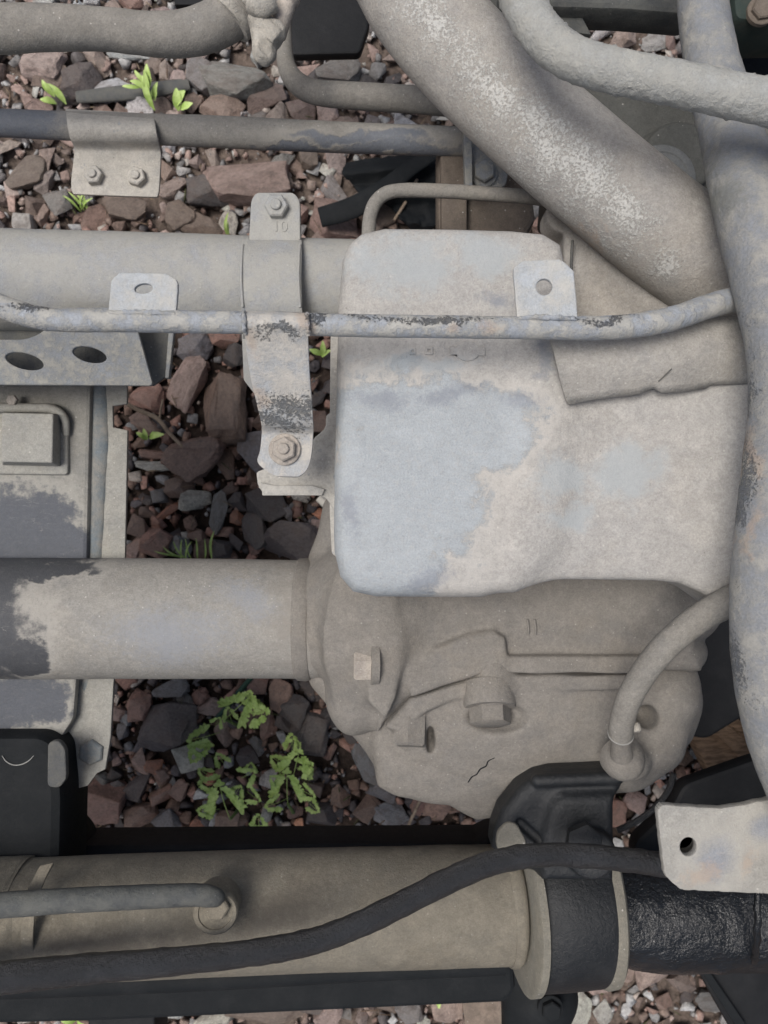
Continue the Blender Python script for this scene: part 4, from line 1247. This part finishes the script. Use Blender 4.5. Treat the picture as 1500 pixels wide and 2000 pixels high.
# ------------------------------------------------------------------ gearbox casing and oil pan
t = thing('gearbox_casing', 'sloping dusty gearbox casing between the corroded exhaust pipe and the support rod', 'casing', P(1250, 560, .46))
cas = [(1100, 470), (1128, 440), (1200, 440), (1300, 520), (1620, 560), (1620, 900), (1060, 900), (1094, 620)]
def f_cas(p):
    u, v, w = p
    a = sd_prism(p, cas, -120, 34, 22)
    a = smin(a, sd_caps(p, (1180, 500, 20), (1400, 690, 40), 66, 60), 30)
    a = smin(a, sd_cyl(p, (1100, 424, -60), (1100, 424, 20), 36, 8), 8)
    edge = sd_caps(p, (1108, 470, 24), (1112, 610, 24), 14, 14)
    return smin(a, edge, 8)
sdf('casing', f_cas, (1030, 380, -130), (1640, 920, 130), 6, .475, M_casting, t)
tube('casing_seam', [(1118, 470, .497, 3), (1116, 530, .4975, 3), (1122, 600, .4975, 3)], M_engine, t, segs=8)

t = thing('oil_pan', 'large pale grey oil pan with worn bluish paint filling the middle of the picture', 'oil pan', P(870, 820, .46))
deep = [(705, 458), (750, 447), (1000, 452), (1060, 458), (1095, 480), (1110, 560), (1110, 800), (1095, 960), (1075, 1060), (1048, 1115), (1005, 1152), (940, 1166), (735, 1166), (690, 1156), (664, 1126), (653, 1080), (652, 1000), (656, 800), (660, 600), (668, 510), (682, 478)]
shal = [(1020, 700), (1640, 700), (1640, 1240), (1420, 1190), (1376, 1160), (1330, 1140), (1280, 1134), (1010, 1131)]
def f_pan(p):
    u, v, w = p
    a = sd_prism(p, deep, -230, 44, 52)
    top = w - (40 + 3 * np.sin((u - 600) * .006) - .00012 * np.maximum(0, 700 - v) ** 2 * 2.2 - 3.5e-4 * np.maximum(0, u - 960) ** 2)
    a = smax(a, top, 18)
    b = sd_prism(p, shal, -170, 40, 30)
    b = smax(b, w - (37 - 1.5e-4 * np.maximum(0, v - 960) ** 2 * 6 - 3.0e-4 * np.maximum(0, u - 1260) ** 2), 16)
    a = smin(a, b, 56)
    return a + .9 * np.sin(u * .021 + np.sin(v * .017) * 2) * np.sin(v * .024 + 1)
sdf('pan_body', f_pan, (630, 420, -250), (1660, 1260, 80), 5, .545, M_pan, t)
ear = rounded([(640, 815), (672, 790), (690, 1010), (664, 1015), (640, 968), (600, 962), (520, 964), (508, 948), (505, 924), (530, 915), (585, 905), (612, 880), (612, 862), (640, 838)], [4, 4, 4, 4, 26, 8, 5, 5, 4, 8, 20, 14, 14, 20])
link('mounting_ear', plate_mesh('mounting_ear', ear, .512, th=.006, bev=.001, jag=.5), M_pan_ear, t)
plate('ear_lip', [(512, 945), (535, 950), (610, 950), (632, 957), (628, 966), (515, 966)], .5165, M_pan_ear, t, th=.004)
plate('side_flange', rounded([(648, 640), (664, 630), (664, 1090), (650, 1080), (646, 1000), (646, 850)], 5), .512, M_pan_ear, t, th=.004)
# faint cast marks: two little squares and a bar crossing a disc
for (x0, y0, s_) in ((806, 686, 5), (838, 685, 6.5)):
    me_ = plate_mesh('cast_square', [(x0 - s_, y0 - s_), (x0 + s_, y0 - s_), (x0 + s_, y0 + s_), (x0 - s_, y0 + s_)], .5569, th=.0014, bev=.0003,
                     holes=[[(x0 - s_ * .6, y0 - s_ * .6), (x0 + s_ * .6, y0 - s_ * .6), (x0 + s_ * .6, y0 + s_ * .6), (x0 - s_ * .6, y0 + s_ * .6)]])
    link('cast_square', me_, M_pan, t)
em = [(880, 679), (893, 679)] + [(913 + 23 * math.cos(a), 686 + 18 * math.sin(a)) for a in np.linspace(math.radians(200), math.radians(340), 12)] + [(934, 680), (946, 680), (946, 694), (934, 694)] + \
     [(913 + 23 * math.cos(a), 686 + 18 * math.sin(a)) for a in np.linspace(math.radians(22), math.radians(158), 12)] + [(892, 693), (880, 693)]
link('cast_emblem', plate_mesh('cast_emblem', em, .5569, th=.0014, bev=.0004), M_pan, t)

t = thing('heat_guard', 'bent dusty sheet guard with a torn lower edge beside the oil pan', 'guard', P(1260, 710, .56))
rows = []
lowr = [(1106, 787), (1150, 778), (1200, 771), (1245, 766), (1262, 758), (1275, 753), (1290, 763), (1330, 761), (1372, 755), (1382, 748), (1440, 746), (1620, 742)]
upr = [(1071, 650), (1130, 645), (1185, 640), (1230, 636), (1250, 634), (1265, 632), (1290, 630), (1330, 628), (1365, 626), (1380, 625), (1440, 622), (1620, 616)]
mid = [(1094, 748), (1145, 739), (1196, 732), (1240, 728), (1258, 727), (1272, 727), (1290, 726), (1330, 722), (1370, 718), (1380, 717), (1440, 714), (1620, 710)]
gv, gf = [], []
for (a, b, c) in zip(upr, mid, lowr):
    for tt in np.linspace(0, 1, 9):
        if tt <= .7:
            q = tt / .7; x = a[0] + (b[0] - a[0]) * q; y = a[1] + (b[1] - a[1]) * q; z = .5665 + .006 * math.sin(q * 2.6)
        else:
            q = (tt - .7) / .3; x = b[0] + (c[0] - b[0]) * q; y = b[1] + (c[1] - b[1]) * q; z = .5665 + .006 * math.sin(2.6) - .007 * q
        z -= .00009 * max(0, x - 1300) * .8
        p_ = P(x, y, z); p_.z += .0006 * fbm(p_, 120); gv.append(p_)
for i in range(len(upr) - 1):
    for j in range(8):
        gf.append((i * 9 + j, i * 9 + j + 1, (i + 1) * 9 + j + 1, (i + 1) * 9 + j))
go = link('sheet', mesh_from('sheet', gv, gf, angle=50), M_dust, t)
md = go.modifiers.new('thickness', 'SOLIDIFY'); md.thickness = .003; md.offset = 1
tube('crack', [(1286, 745, .570, 1.5), (1296, 736, .5715, 1.6), (1304, 728, .573, 1.6), (1312, 720, .5735, 1.2)], M_engine, t, segs=6)
plate('inner_wall', [(1072, 664), (1090, 690), (1110, 780), (1130, 776), (1100, 660)], .545, M_dust, t, th=.012)

# ------------------------------------------------------------------ exhaust, hoses, side tube
t = thing('exhaust_pipe', 'fat exhaust pipe with white corrosion running diagonally to the oil pan', 'exhaust pipe', P(1080, 290, .48))
tube('pipe', [(610, -700, .50, 96), (690, -260, .515, 97), (782, -55, .52, 97), (828, 20, .522, 98), (900, 105, .524, 99), (1020, 220, .525, 100), (1155, 338, .524, 101), (1275, 436, .52, 102), (1370, 506, .512, 104), (1470, 566, .498, 108), (1640, 650, .47, 112)], M_exhaust, t, segs=72, n=14, jit=.0004, jf=30)

t = thing('crusted_hose', 'pale crusted hose curving in from the top and across the chipped side tube', 'hose', P(1250, 150, .6))
tube('hose', [(960, -600, .57, 40), (985, -170, .595, 40), (1003, -60, .60, 40.5), (1024, 10, .602, 41), (1058, 66, .605, 41), (1108, 108, .61, 40.5), (1180, 134, .615, 40), (1290, 157, .62, 40.5), (1400, 180, .624, 41), (1500, 201, .627, 42), (1760, 262, .63, 43), (2300, 390, .60, 40)], M_hose_rough, t, segs=48, n=24, jit=.0004, jf=160, lumps=.0016)

t = thing('side_tube', 'big bluish tube with chipped paint running down the picture edge', 'tube', P(1500, 700, .5))
tube('pipe', [(1310, -800, .50, 38), (1350, -260, .535, 42), (1372, 0, .545, 46), (1386, 100, .55, 50), (1404, 180, .556, 53), (1424, 250, .563, 56), (1462, 400, .58, 66), (1500, 530, .592, 70), (1530, 650, .60, 72), (1541, 760, .60, 73), (1530, 900, .60, 73), (1512, 1050, .60, 73), (1504, 1170, .60, 73), (1508, 1300, .60, 73), (1530, 1420, .60, 72), (1572, 1540, .60, 72), (1660, 1720, .60, 72), (1760, 1980, .58, 70), (1850, 2400, .50, 64)], M_side_tube, t, segs=64, n=12, jit=.0005, jf=60)

t = thing('rubber_hose', 'dusty grey rubber hose along the top edge ending at a crusted metal clamp', 'hose', P(250, 60, .5))
tube('hose', [(-800, -20, .50, 45), (-300, 40, .50, 45), (-100, 52, .50, 45), (0, 56, .50, 44), (100, 54, .50, 41), (200, 57, .50, 38), (290, 66, .50, 39), (360, 66, .50, 41), (420, 48, .50, 44), (465, 16, .50, 45), (505, -40, .50, 45), (560, -160, .50, 45)], M_hose_dust, t, segs=44, n=12, jit=.0004, jf=90)
t = thing('hose_clamp', 'crusted metal screw clamp gripping the end of the dusty rubber hose', 'clamp', P(500, 40, .52))
hd = (P(505, -40, .5) - P(440, 36, .5)).normalized()
for (cx, cy) in ((452, 30), (472, 8), (496, -24)):
    lathe('band', P(cx, cy, .5), hd, [(-.0042, .0146), (-.0036, .0166), (-.001, .0170), (.002, .0166), (.0042, .0146)], M_clamp, t, segs=48)
lathe('screw', P(540, 70, .525), (P(564, -6, .528) - P(540, 70, .525)), [(0, .0058), (.020, .0056), (.0215, .007), (.026, .007), (.0265, .005)], M_hardware, t, segs=20)
def f_cl(p):
    u, v, w = p
    a = sd_caps(p, (512, 52, 0), (516, 100, -4), 22, 24)
    a = smin(a, sd_caps(p, (500, 40, 0), (540, 66, 6), 16, 20), 12)
    b = sd_prism(p, [(516, 62), (528, 54), (552, 74), (536, 96), (524, 90)], -14, 26, 4)
    a = smin(a, b, 5)
    a = smax(a, -sd_caps(p, (506, 86, 26), (524, 110, 22), 8, 12), 4)
    a = smax(a, -sd_caps(p, (490, 62, 20), (512, 74, 22), 5, 6), 4)
    return a + 1.6 * np.sin(u * .21) * np.sin(v * .17) * np.sin(w * .19 + 1)
sdf('lug', f_cl, (466, 10, -40), (580, 140, 50), 2, .53, M_clamp, t)
tube('worn_collar', [(492, 8, .536, 18), (512, 14, .5385, 20), (534, 4, .537, 18)], M_clamp, t, segs=20, jit=.0008, jf=200)

# support rod with its tabs and strap
t = thing('support_rod', 'slim chipped rod across the oil pan with two tabs and a hanging strap', 'rod', P(700, 635, .58))
tube('rod', [(-700, 330, .56, 22), (-260, 520, .595, 23), (-100, 566, .60, 23), (-20, 590, .60, 23), (40, 612, .60, 23), (110, 625, .60, 22.5), (250, 627, .60, 22), (475, 630, .60, 22), (700, 636, .60, 22), (1000, 640, .60, 22), (1140, 641, .598, 23), (1230, 637, .595, 23.5), (1310, 623, .59, 24), (1380, 600, .582, 24), (1450, 580, .572, 24), (1600, 545, .555, 24), (2000, 480, .50, 22)], M_rod, t, segs=36, n=12, jit=.0003, jf=140)
plate('slotted_tab', rounded([(214, 628), (221, 550), (236, 536), (327, 538), (347, 552), (342, 628)], [2, 6, 6, 6, 8, 2]), .6015, M_tab, t, th=.003, holes=[ellipse(282, 565, 20, 12, -6)], jag=.7)
plate('holed_tab', rounded([(1012, 634), (1004, 526), (1020, 513), (1093, 510), (1118, 532), (1126, 634)], [2, 5, 5, 6, 5, 2]), .6015, M_tab, t, th=.003, holes=[ellipse(1062, 562, 18, 18)], jag=.7)
st = strip('hanging_strap', [(479, 607, 598, 611, .603), (477, 615, 599, 618, .607), (476, 632, 600, 635, .6085), (478, 650, 601, 653, .605), (481, 680, 602, 684, .599), (490, 740, 605, 742, .591), (502, 790, 609, 790, .583), (510, 826, 611, 828, .576), (511, 838, 612, 840, .570), (511, 850, 611, 852, .5665), (508, 880, 609, 880, .566), (503, 902, 604, 906, .566), (522, 921, 595, 922, .566), (540, 930, 582, 931, .566)], M_strap, t, th=.0028, cols=10, jit=.0005)
for wp in ([(476, 608, .6055, 4), (476, 622, .609, 4.5), (477, 640, .6085, 4.5), (478, 651, .605, 4)], [(600, 612, .6055, 4), (601, 626, .609, 4.5), (601, 642, .6085, 4.5), (602, 653, .605, 4)],
           [(216, 612, .6045, 4), (250, 610, .605, 5), (300, 611, .605, 5), (342, 613, .6045, 4)], [(1012, 622, .6045, 4), (1050, 620, .605, 5.5), (1090, 621, .605, 5), (1126, 623, .604, 4)]):
    tube('weld_bead', wp, M_rod, t, segs=12, n=10, jit=.0007, jf=420)
bolt(556, 878, .567, 25, M_hardware, t, h=.55, name='nut')

# ------------------------------------------------------------------ things lying on the ground
M_leaf = NT('leaf')
_i = M_leaf.n('ShaderNodeObjectInfo').outputs['Random']
_n = M_leaf.noise(90, 3, .6)
M_leaf.finish(M_leaf.mix(M_leaf.ramp(_n, .3, .7), (.30, .45, .10), (.48, .62, .22)), .5, _n, .0006, 1.0, spec=.4)
M_leaf.b.inputs['Subsurface Weight'].default_value = 0.0
M_leaf = M_leaf.mat
M_stem = NT('stem').finish((.10, .15, .05), .6)
_t = NT('dry_twig'); M_twig = _t.finish(_t.mix(_t.ramp(_t.noise(120, 5, .7), .3, .7), (.20, .15, .11), (.36, .29, .22)), .8, _t.noise(200, 5, .7), .001, 1.0)
M_green_stick = NT('green_stick').finish((.02, .055, .04), .5)
def wood_mat():
    m = NT('weathered_timber')
    g = m.n('ShaderNodeTexNoise', {'Vector': m.n('ShaderNodeMapping', {'Vector': m.pos, 'Rotation': (0, 0, -.75), 'Scale': (60, 320, 60)}).outputs[0], 'Scale': 1.0, 'Detail': 6, 'Roughness': .7}).outputs['Fac']
    return m.finish(m.mix(m.ramp(g, .3, .7), (.13, .08, .048), (.36, .235, .145)), .8, g, .002, 1.0)
M_wood = wood_mat()
M_board = dusty('tan_board', dust=(.26, .205, .165), mott=.3, grit=1.5, bumpd=.002)

def leaf_mesh(L, W, bend, seed=0, n=7):
    """one simple leaf lying along +X, midrib folded, arching by bend"""
    rr = random.Random(seed)
    v, f = [], []
    for i in range(n + 1):
        t_ = i / n
        w_ = W * math.sin(math.pi * min(1, t_ * .94 + .03)) ** .8
        x = L * t_
        z = bend * math.sin(t_ * 2.2) * L
        y0 = .08 * L * math.sin(t_ * 3 + seed)
        v += [(x, y0 - w_ / 2, z + w_ * .25 + rr.uniform(-.1, .1) * w_), (x, y0, z), (x, y0 + w_ / 2, z + w_ * .25 + rr.uniform(-.1, .1) * w_)]
    for i in range(n):
        a = i * 3
        f += [(a, a + 3, a + 4, a + 1), (a + 1, a + 4, a + 5, a + 2)]
    return mesh_from('leaf', v, f)

def herb_leaf_mesh(L, seed):
    """a divided, parsley-like leaf: pairs of lobed leaflets on a short stalk"""
    rr = random.Random(seed)
    v, f = [], []
    def leaflet(cx, cy, cz, ang, s):
        lob = rr.choice([3, 4, 5])
        b = len(v)
        v.append((cx, cy, cz))
        pts = lob * 4
        for i in range(pts + 1):
            a = ang + (i / pts - .5) * 4.6
            r = s * (.62 + .38 * abs(math.sin(lob * math.pi * i / pts))) * rr.uniform(.88, 1.1)
            v.append((cx + math.cos(ang) * s * .5 + r * math.cos(a), cy + math.sin(ang) * s * .5 + r * math.sin(a), cz + rr.uniform(-.12, .22) * s + .25 * r))
        for i in range(pts):
            f.append((b, b + 1 + i, b + 2 + i))
    m = 5
    for i in range(m):
        t_ = .25 + .7 * i / m
        s = L * .185 * (1.1 - .5 * t_)
        for sg in (-1, 1):
            a = sg * rr.uniform(.8, 1.2)
            d = L * .24 * (1.15 - t_)
            leaflet(L * t_ + d * math.cos(a), d * math.sin(a) * 1.2, .2 * L * math.sin(t_ * 2) + rr.uniform(0, .08) * L, a, s)
    leaflet(L * .93, 0, .17 * L, 0, L * .13)
    b = len(v)                                              # stalk
    for i in range(5):
        t_ = i / 4
        for k_ in range(3):
            a = 2.1 * k_
            v.append((L * .93 * t_, .012 * L * math.cos(a), .19 * L * math.sin(t_ * 2) + .012 * L * math.sin(a)))
    for i in range(4):
        for k_ in range(3):
            a_, b_ = b + i * 3 + k_, b + i * 3 + (k_ + 1) % 3
            f.append((a_, b_, b_ + 3, a_ + 3))
    return mesh_from('leaf', v, f)

def plant(name, label, cat, px, py, leaves, group=None, stem=None):
    t = thing(name, label, cat, P(px, py, .0))
    if stem:
        tube('stem', stem, M_stem, t, segs=8)
    for (me, lx, ly, lz, rot, tilt_a) in leaves:
        o = bpy.data.objects.new('leaf', me)
        C.objects.link(o)
        if not me.materials: me.materials.append(M_leaf)
        p = P(lx, ly, lz)
        o.matrix_world = Matrix.Translation(p) @ Matrix.Rotation(-math.radians(rot), 4, 'Z') @ Matrix.Rotation(-math.radians(tilt_a), 4, 'Y')
        m = o.matrix_world.copy()
        o.parent = t
        o.matrix_parent_inverse = Matrix.Translation(-Vector(t.location))
        o.matrix_basis = m
    return t
u = .00062
HERB = [herb_leaf_mesh(1, s) for s in range(5)]
def herb_sized(L, s):
    me = HERB[s % 5].copy(); me.transform(Matrix.Scale(L, 4)); return me
def herb(label, px, py, spots):
    L = [(herb_sized(ln * u, i + px), lx, ly, .035 + .006 * (i % 3), rot, 12 + 9 * (i % 3)) for i, (lx, ly, ln, rot) in enumerate(spots)]
    plant('herb', label, 'plant', px, py, L, stem=[(px, py, .0, 4), ((px + spots[0][0]) / 2, (py + spots[0][1]) / 2, .03, 3), (spots[0][0], spots[0][1], .04, 3)])
herb('feathery green herb standing alone, tallest one in the gap below the axle tube', 575, 1590, [(562, 1570, 80, -88), (572, 1520, 80, -75), (578, 1500, 52, -30), (566, 1500, 46, -140), (560, 1560, 44, 170), (586, 1540, 40, 10), (574, 1470, 44, -95), (590, 1515, 40, -55), (552, 1530, 38, -130), (596, 1560, 36, 35), (562, 1465, 36, -60)])
herb('feathery green herb spreading two pale fronds nearest the black block', 470, 1575, [(450, 1600, 90, -100), (440, 1530, 52, -165), (470, 1520, 54, -40), (446, 1500, 40, -120), (430, 1580, 44, -170), (482, 1545, 40, 15), (420, 1520, 38, -140), (455, 1560, 44, -60), (490, 1510, 36, -80)])
herb('feathery green herb growing close under the axle tube by the green stick', 470, 1420, [(440, 1405, 80, -45), (470, 1395, 70, -15), (480, 1385, 60, -70), (430, 1430, 60, 170), (400, 1445, 46, 120), (410, 1460, 46, 200), (455, 1415, 40, -100), (490, 1375, 38, 10), (420, 1420, 36, -60)])
herb('small feathery herb at the edge of the added black beam', 510, 1640, [(496, 1632, 46, -30), (508, 1620, 44, -90), (495, 1632, 36, 170)])
Lf = lambda L, W, b, s: leaf_mesh(L * u, W * u, b, s)
plant('weed', 'bright green broad leaved weed standing above the thin bar by the saddle bracket', 'plant', 300, 215,
      [(Lf(62, 13, .25, 1), 306, 214, .03, -115, 20), (Lf(52, 12, .2, 2), 294, 195, .035, -100, 30), (Lf(38, 12, .2, 3), 290, 180, .035, -160, 20), (Lf(40, 13, .25, 4), 290, 170, .04, -80, 25), (Lf(34, 11, .2, 5), 300, 196, .03, -60, 20), (Lf(34, 9, .2, 6), 274, 172, .04, 178, 10), (Lf(30, 9, .2, 93), 282, 166, .04, -120, 10), (Lf(36, 7, .2, 94), 300, 214, .03, -85, 20)])
plant('weed', 'small green weed peeking from behind the thin bar right of the brightest weed', 'plant', 350, 220,
      [(Lf(40, 20, .2, 7), 345, 212, .02, -50, 25), (Lf(40, 18, .2, 8), 352, 216, .02, -100, 25), (Lf(34, 16, .2, 9), 352, 214, .02, -10, 20)])
plant('weed', 'yellowing green weed left of the saddle bracket above the thin bar', 'plant', 115, 215,
      [(Lf(46, 14, .3, 10), 128, 205, .02, -130, 20), (Lf(30, 14, .3, 11), 110, 205, .02, -170, 20), (Lf(34, 12, .3, 12), 106, 190, .03, -120, 20)])
plant('weed', 'small shiny green seedling beside the forked twig', 'plant', 295, 860,
      [(Lf(40, 13, .2, 13), 292, 858, .025, -15, 18), (Lf(26, 11, .25, 14), 290, 858, .025, -110, 28), (Lf(26, 10, .25, 15), 288, 858, .025, -150, 22), (Lf(20, 9, .2, 16), 294, 858, .025, -60, 20)])
plant('grass_tuft', 'spiky grass tuft growing up against the axle tube', 'grass tuft', 380, 1085,
      [(Lf(55, 4, .3, 17 + i), 350 + 10 * (i % 6), 1092, .02, -150 + 14 * i, 25) for i in range(8)] + [(Lf(80, 6, .25, 30), 408, 1090, .02, -62, 30)])
plant('grass_tuft', 'yellowish grass tuft below the saddle bracket', 'grass tuft', 165, 405,
      [(Lf(44, 5, .3, 40 + i), 160 + 4 * (i % 4), 412, .01, -150 + 24 * i, 30) for i in range(6)])
plant('grass_tuft', 'single green grass blade beside the bracket tab of the cross tube', 'grass tuft', 452, 470,
      [(Lf(60, 7, .3, 50), 448, 468, .02, -75, 40), (Lf(40, 6, .3, 51), 452, 468, .02, -95, 40)])
plant('weed', 'small weed seen through the narrow gap between the hanging strap and the oil pan', 'plant', 628, 700,
      [(Lf(34, 12, .3, 60), 628, 696, .02, -80, 25), (Lf(30, 12, .3, 61), 628, 696, .02, -150, 20), (Lf(26, 10, .3, 62), 628, 696, .02, -20, 20)])
plant('weed', 'tiny yellow green sprout at the lower edge under the black beam', 'plant', 155, 1990,
      [(Lf(40, 9, .3, 70), 150, 1990, .02, -10, 25), (Lf(30, 9, .3, 71), 150, 1990, .02, -170, 20), (Lf(26, 9, .3, 72), 150, 1990, .02, -60, 20)])
plant('weed', 'tiny yellow green sprout beside the dark slanted panel', 'plant', 1370, 1885,
      [(Lf(30, 10, .3, 80), 1368, 1885, .02, -120, 25), (Lf(28, 9, .3, 81), 1370, 1885, .02, -40, 20), (Lf(30, 9, .3, 82), 1368, 1885, .02, 60, 20)])
plant('weed', 'pale sprout between pink stones below the muddy tube', 'plant', 860, 1940,
      [(Lf(26, 12, .3, 90), 856, 1942, .03, -120, 25), (Lf(26, 12, .3, 91), 860, 1942, .03, -20, 20), (Lf(22, 10, .3, 92), 858, 1944, .03, 100, 20)])

t = thing('forked_twig', 'thin pale forked twig lying beside the frame rail notch', 'twig', P(300, 830, .03))
tube('stem', [(246, 788, .07, 4), (275, 803, .06, 4.2), (308, 818, .05, 4.4), (330, 845, .045, 4), (356, 872, .04, 3.4)], M_twig, t, segs=8)
tube('fork', [(312, 816, .05, 2.4), (314, 800, .055, 2.2), (318, 780, .06, 1.8)], M_twig, t, segs=8)
tag(tube('green_stick', [(492, 1322, .04, 5), (470, 1348, .038, 5.5), (448, 1376, .036, 5.5), (424, 1402, .034, 5)], M_green_stick, segs=10), 'straight dark green stick lying below the axle tube', 'stick')
tag(tube('dry_stalk', [(826, 1552, .04, 3), (808, 1590, .035, 3.2), (790, 1630, .03, 3)], M_twig, segs=8), 'thin dry stalk leaning under the differential housing', 'twig')
tag(tube('white_stick', [(622, 972, .08, 8), (640, 988, .08, 8.5), (662, 1002, .08, 9)], NT('bleached').finish((.62, .59, .53), .8), segs=12), 'short bleached white stick under the oil pan flange', 'stick')
tag(tube('dry_stalk', [(770, 430, .04, 3), (792, 395, .04, 3.2), (815, 350, .04, 3)], M_twig, segs=8), 'thin dry stalk seen through the bend of the brake pipe', 'twig')
tag(tube('black_cable', [(1205, 1622, .33, 6), (1240, 1606, .33, 6), (1276, 1580, .33, 6), (1304, 1546, .33, 6), (1316, 1510, .33, 6)], M_black_hose, segs=12), 'thin black cable curving beside the black bracket', 'cable')
tag(link('plastic_strip', tube_mesh('plastic_strip', [(625, 425, .05, 20), (690, 405, .055, 22), (750, 370, .06, 20), (800, 330, .06, 16), (850, 300, .06, 12)], segs=20, flat=.35), M_black_block), 'curved black rubber strip lying on the stones behind the brake pipe', 'rubber strip')
tag(strip('rubber_scrap', [(676, 318, 842, 292, .030), (668, 338, 866, 318, .046), (690, 362, 850, 352, .034), (712, 384, 872, 376, .050), (760, 402, 858, 408, .036), (786, 430, 850, 440, .044), (806, 452, 838, 456, .03)], M_black_block, th=.003, cols=14, sub=6, jit=.006),
    'crumpled torn black rubber scrap on the stones under the thin bar', 'rubber scrap')
tag(link('slate_strip', tube_mesh('slate_strip', [(150, 190, .018, 12), (230, 183, .020, 15), (300, 175, .022, 15), (370, 164, .02, 12)], segs=16, flat=.5), M_engine), 'dark bluish strip lying behind the bright weed under the hose', 'strip')
t = thing('timber', 'weathered brown timber offcut beside the black shroud', 'timber', P(1390, 1440, .0))
plate('face_board', rounded([(1342, 1426), (1376, 1412), (1442, 1480), (1380, 1504), (1364, 1470)], 4), .045, M_wood, t, th=.03, bev=.002)
plate('edge_board', rounded([(1378, 1412), (1394, 1396), (1466, 1462), (1448, 1482)], 3), .05, M_wood, t, th=.03, bev=.002)
plate('edge_board', rounded([(1398, 1394), (1412, 1384), (1480, 1448), (1468, 1460)], 3), .045, M_wood, t, th=.03, bev=.002)
t = thing('plank', 'tan plank end on the ground at the lower picture edge', 'plank', P(945, 1965, .0))
plate('board', rounded([(900, 1925), (968, 1922), (986, 1990), (988, 2080), (924, 2080)], 4), .03, M_board, t, th=.02, bev=.002)
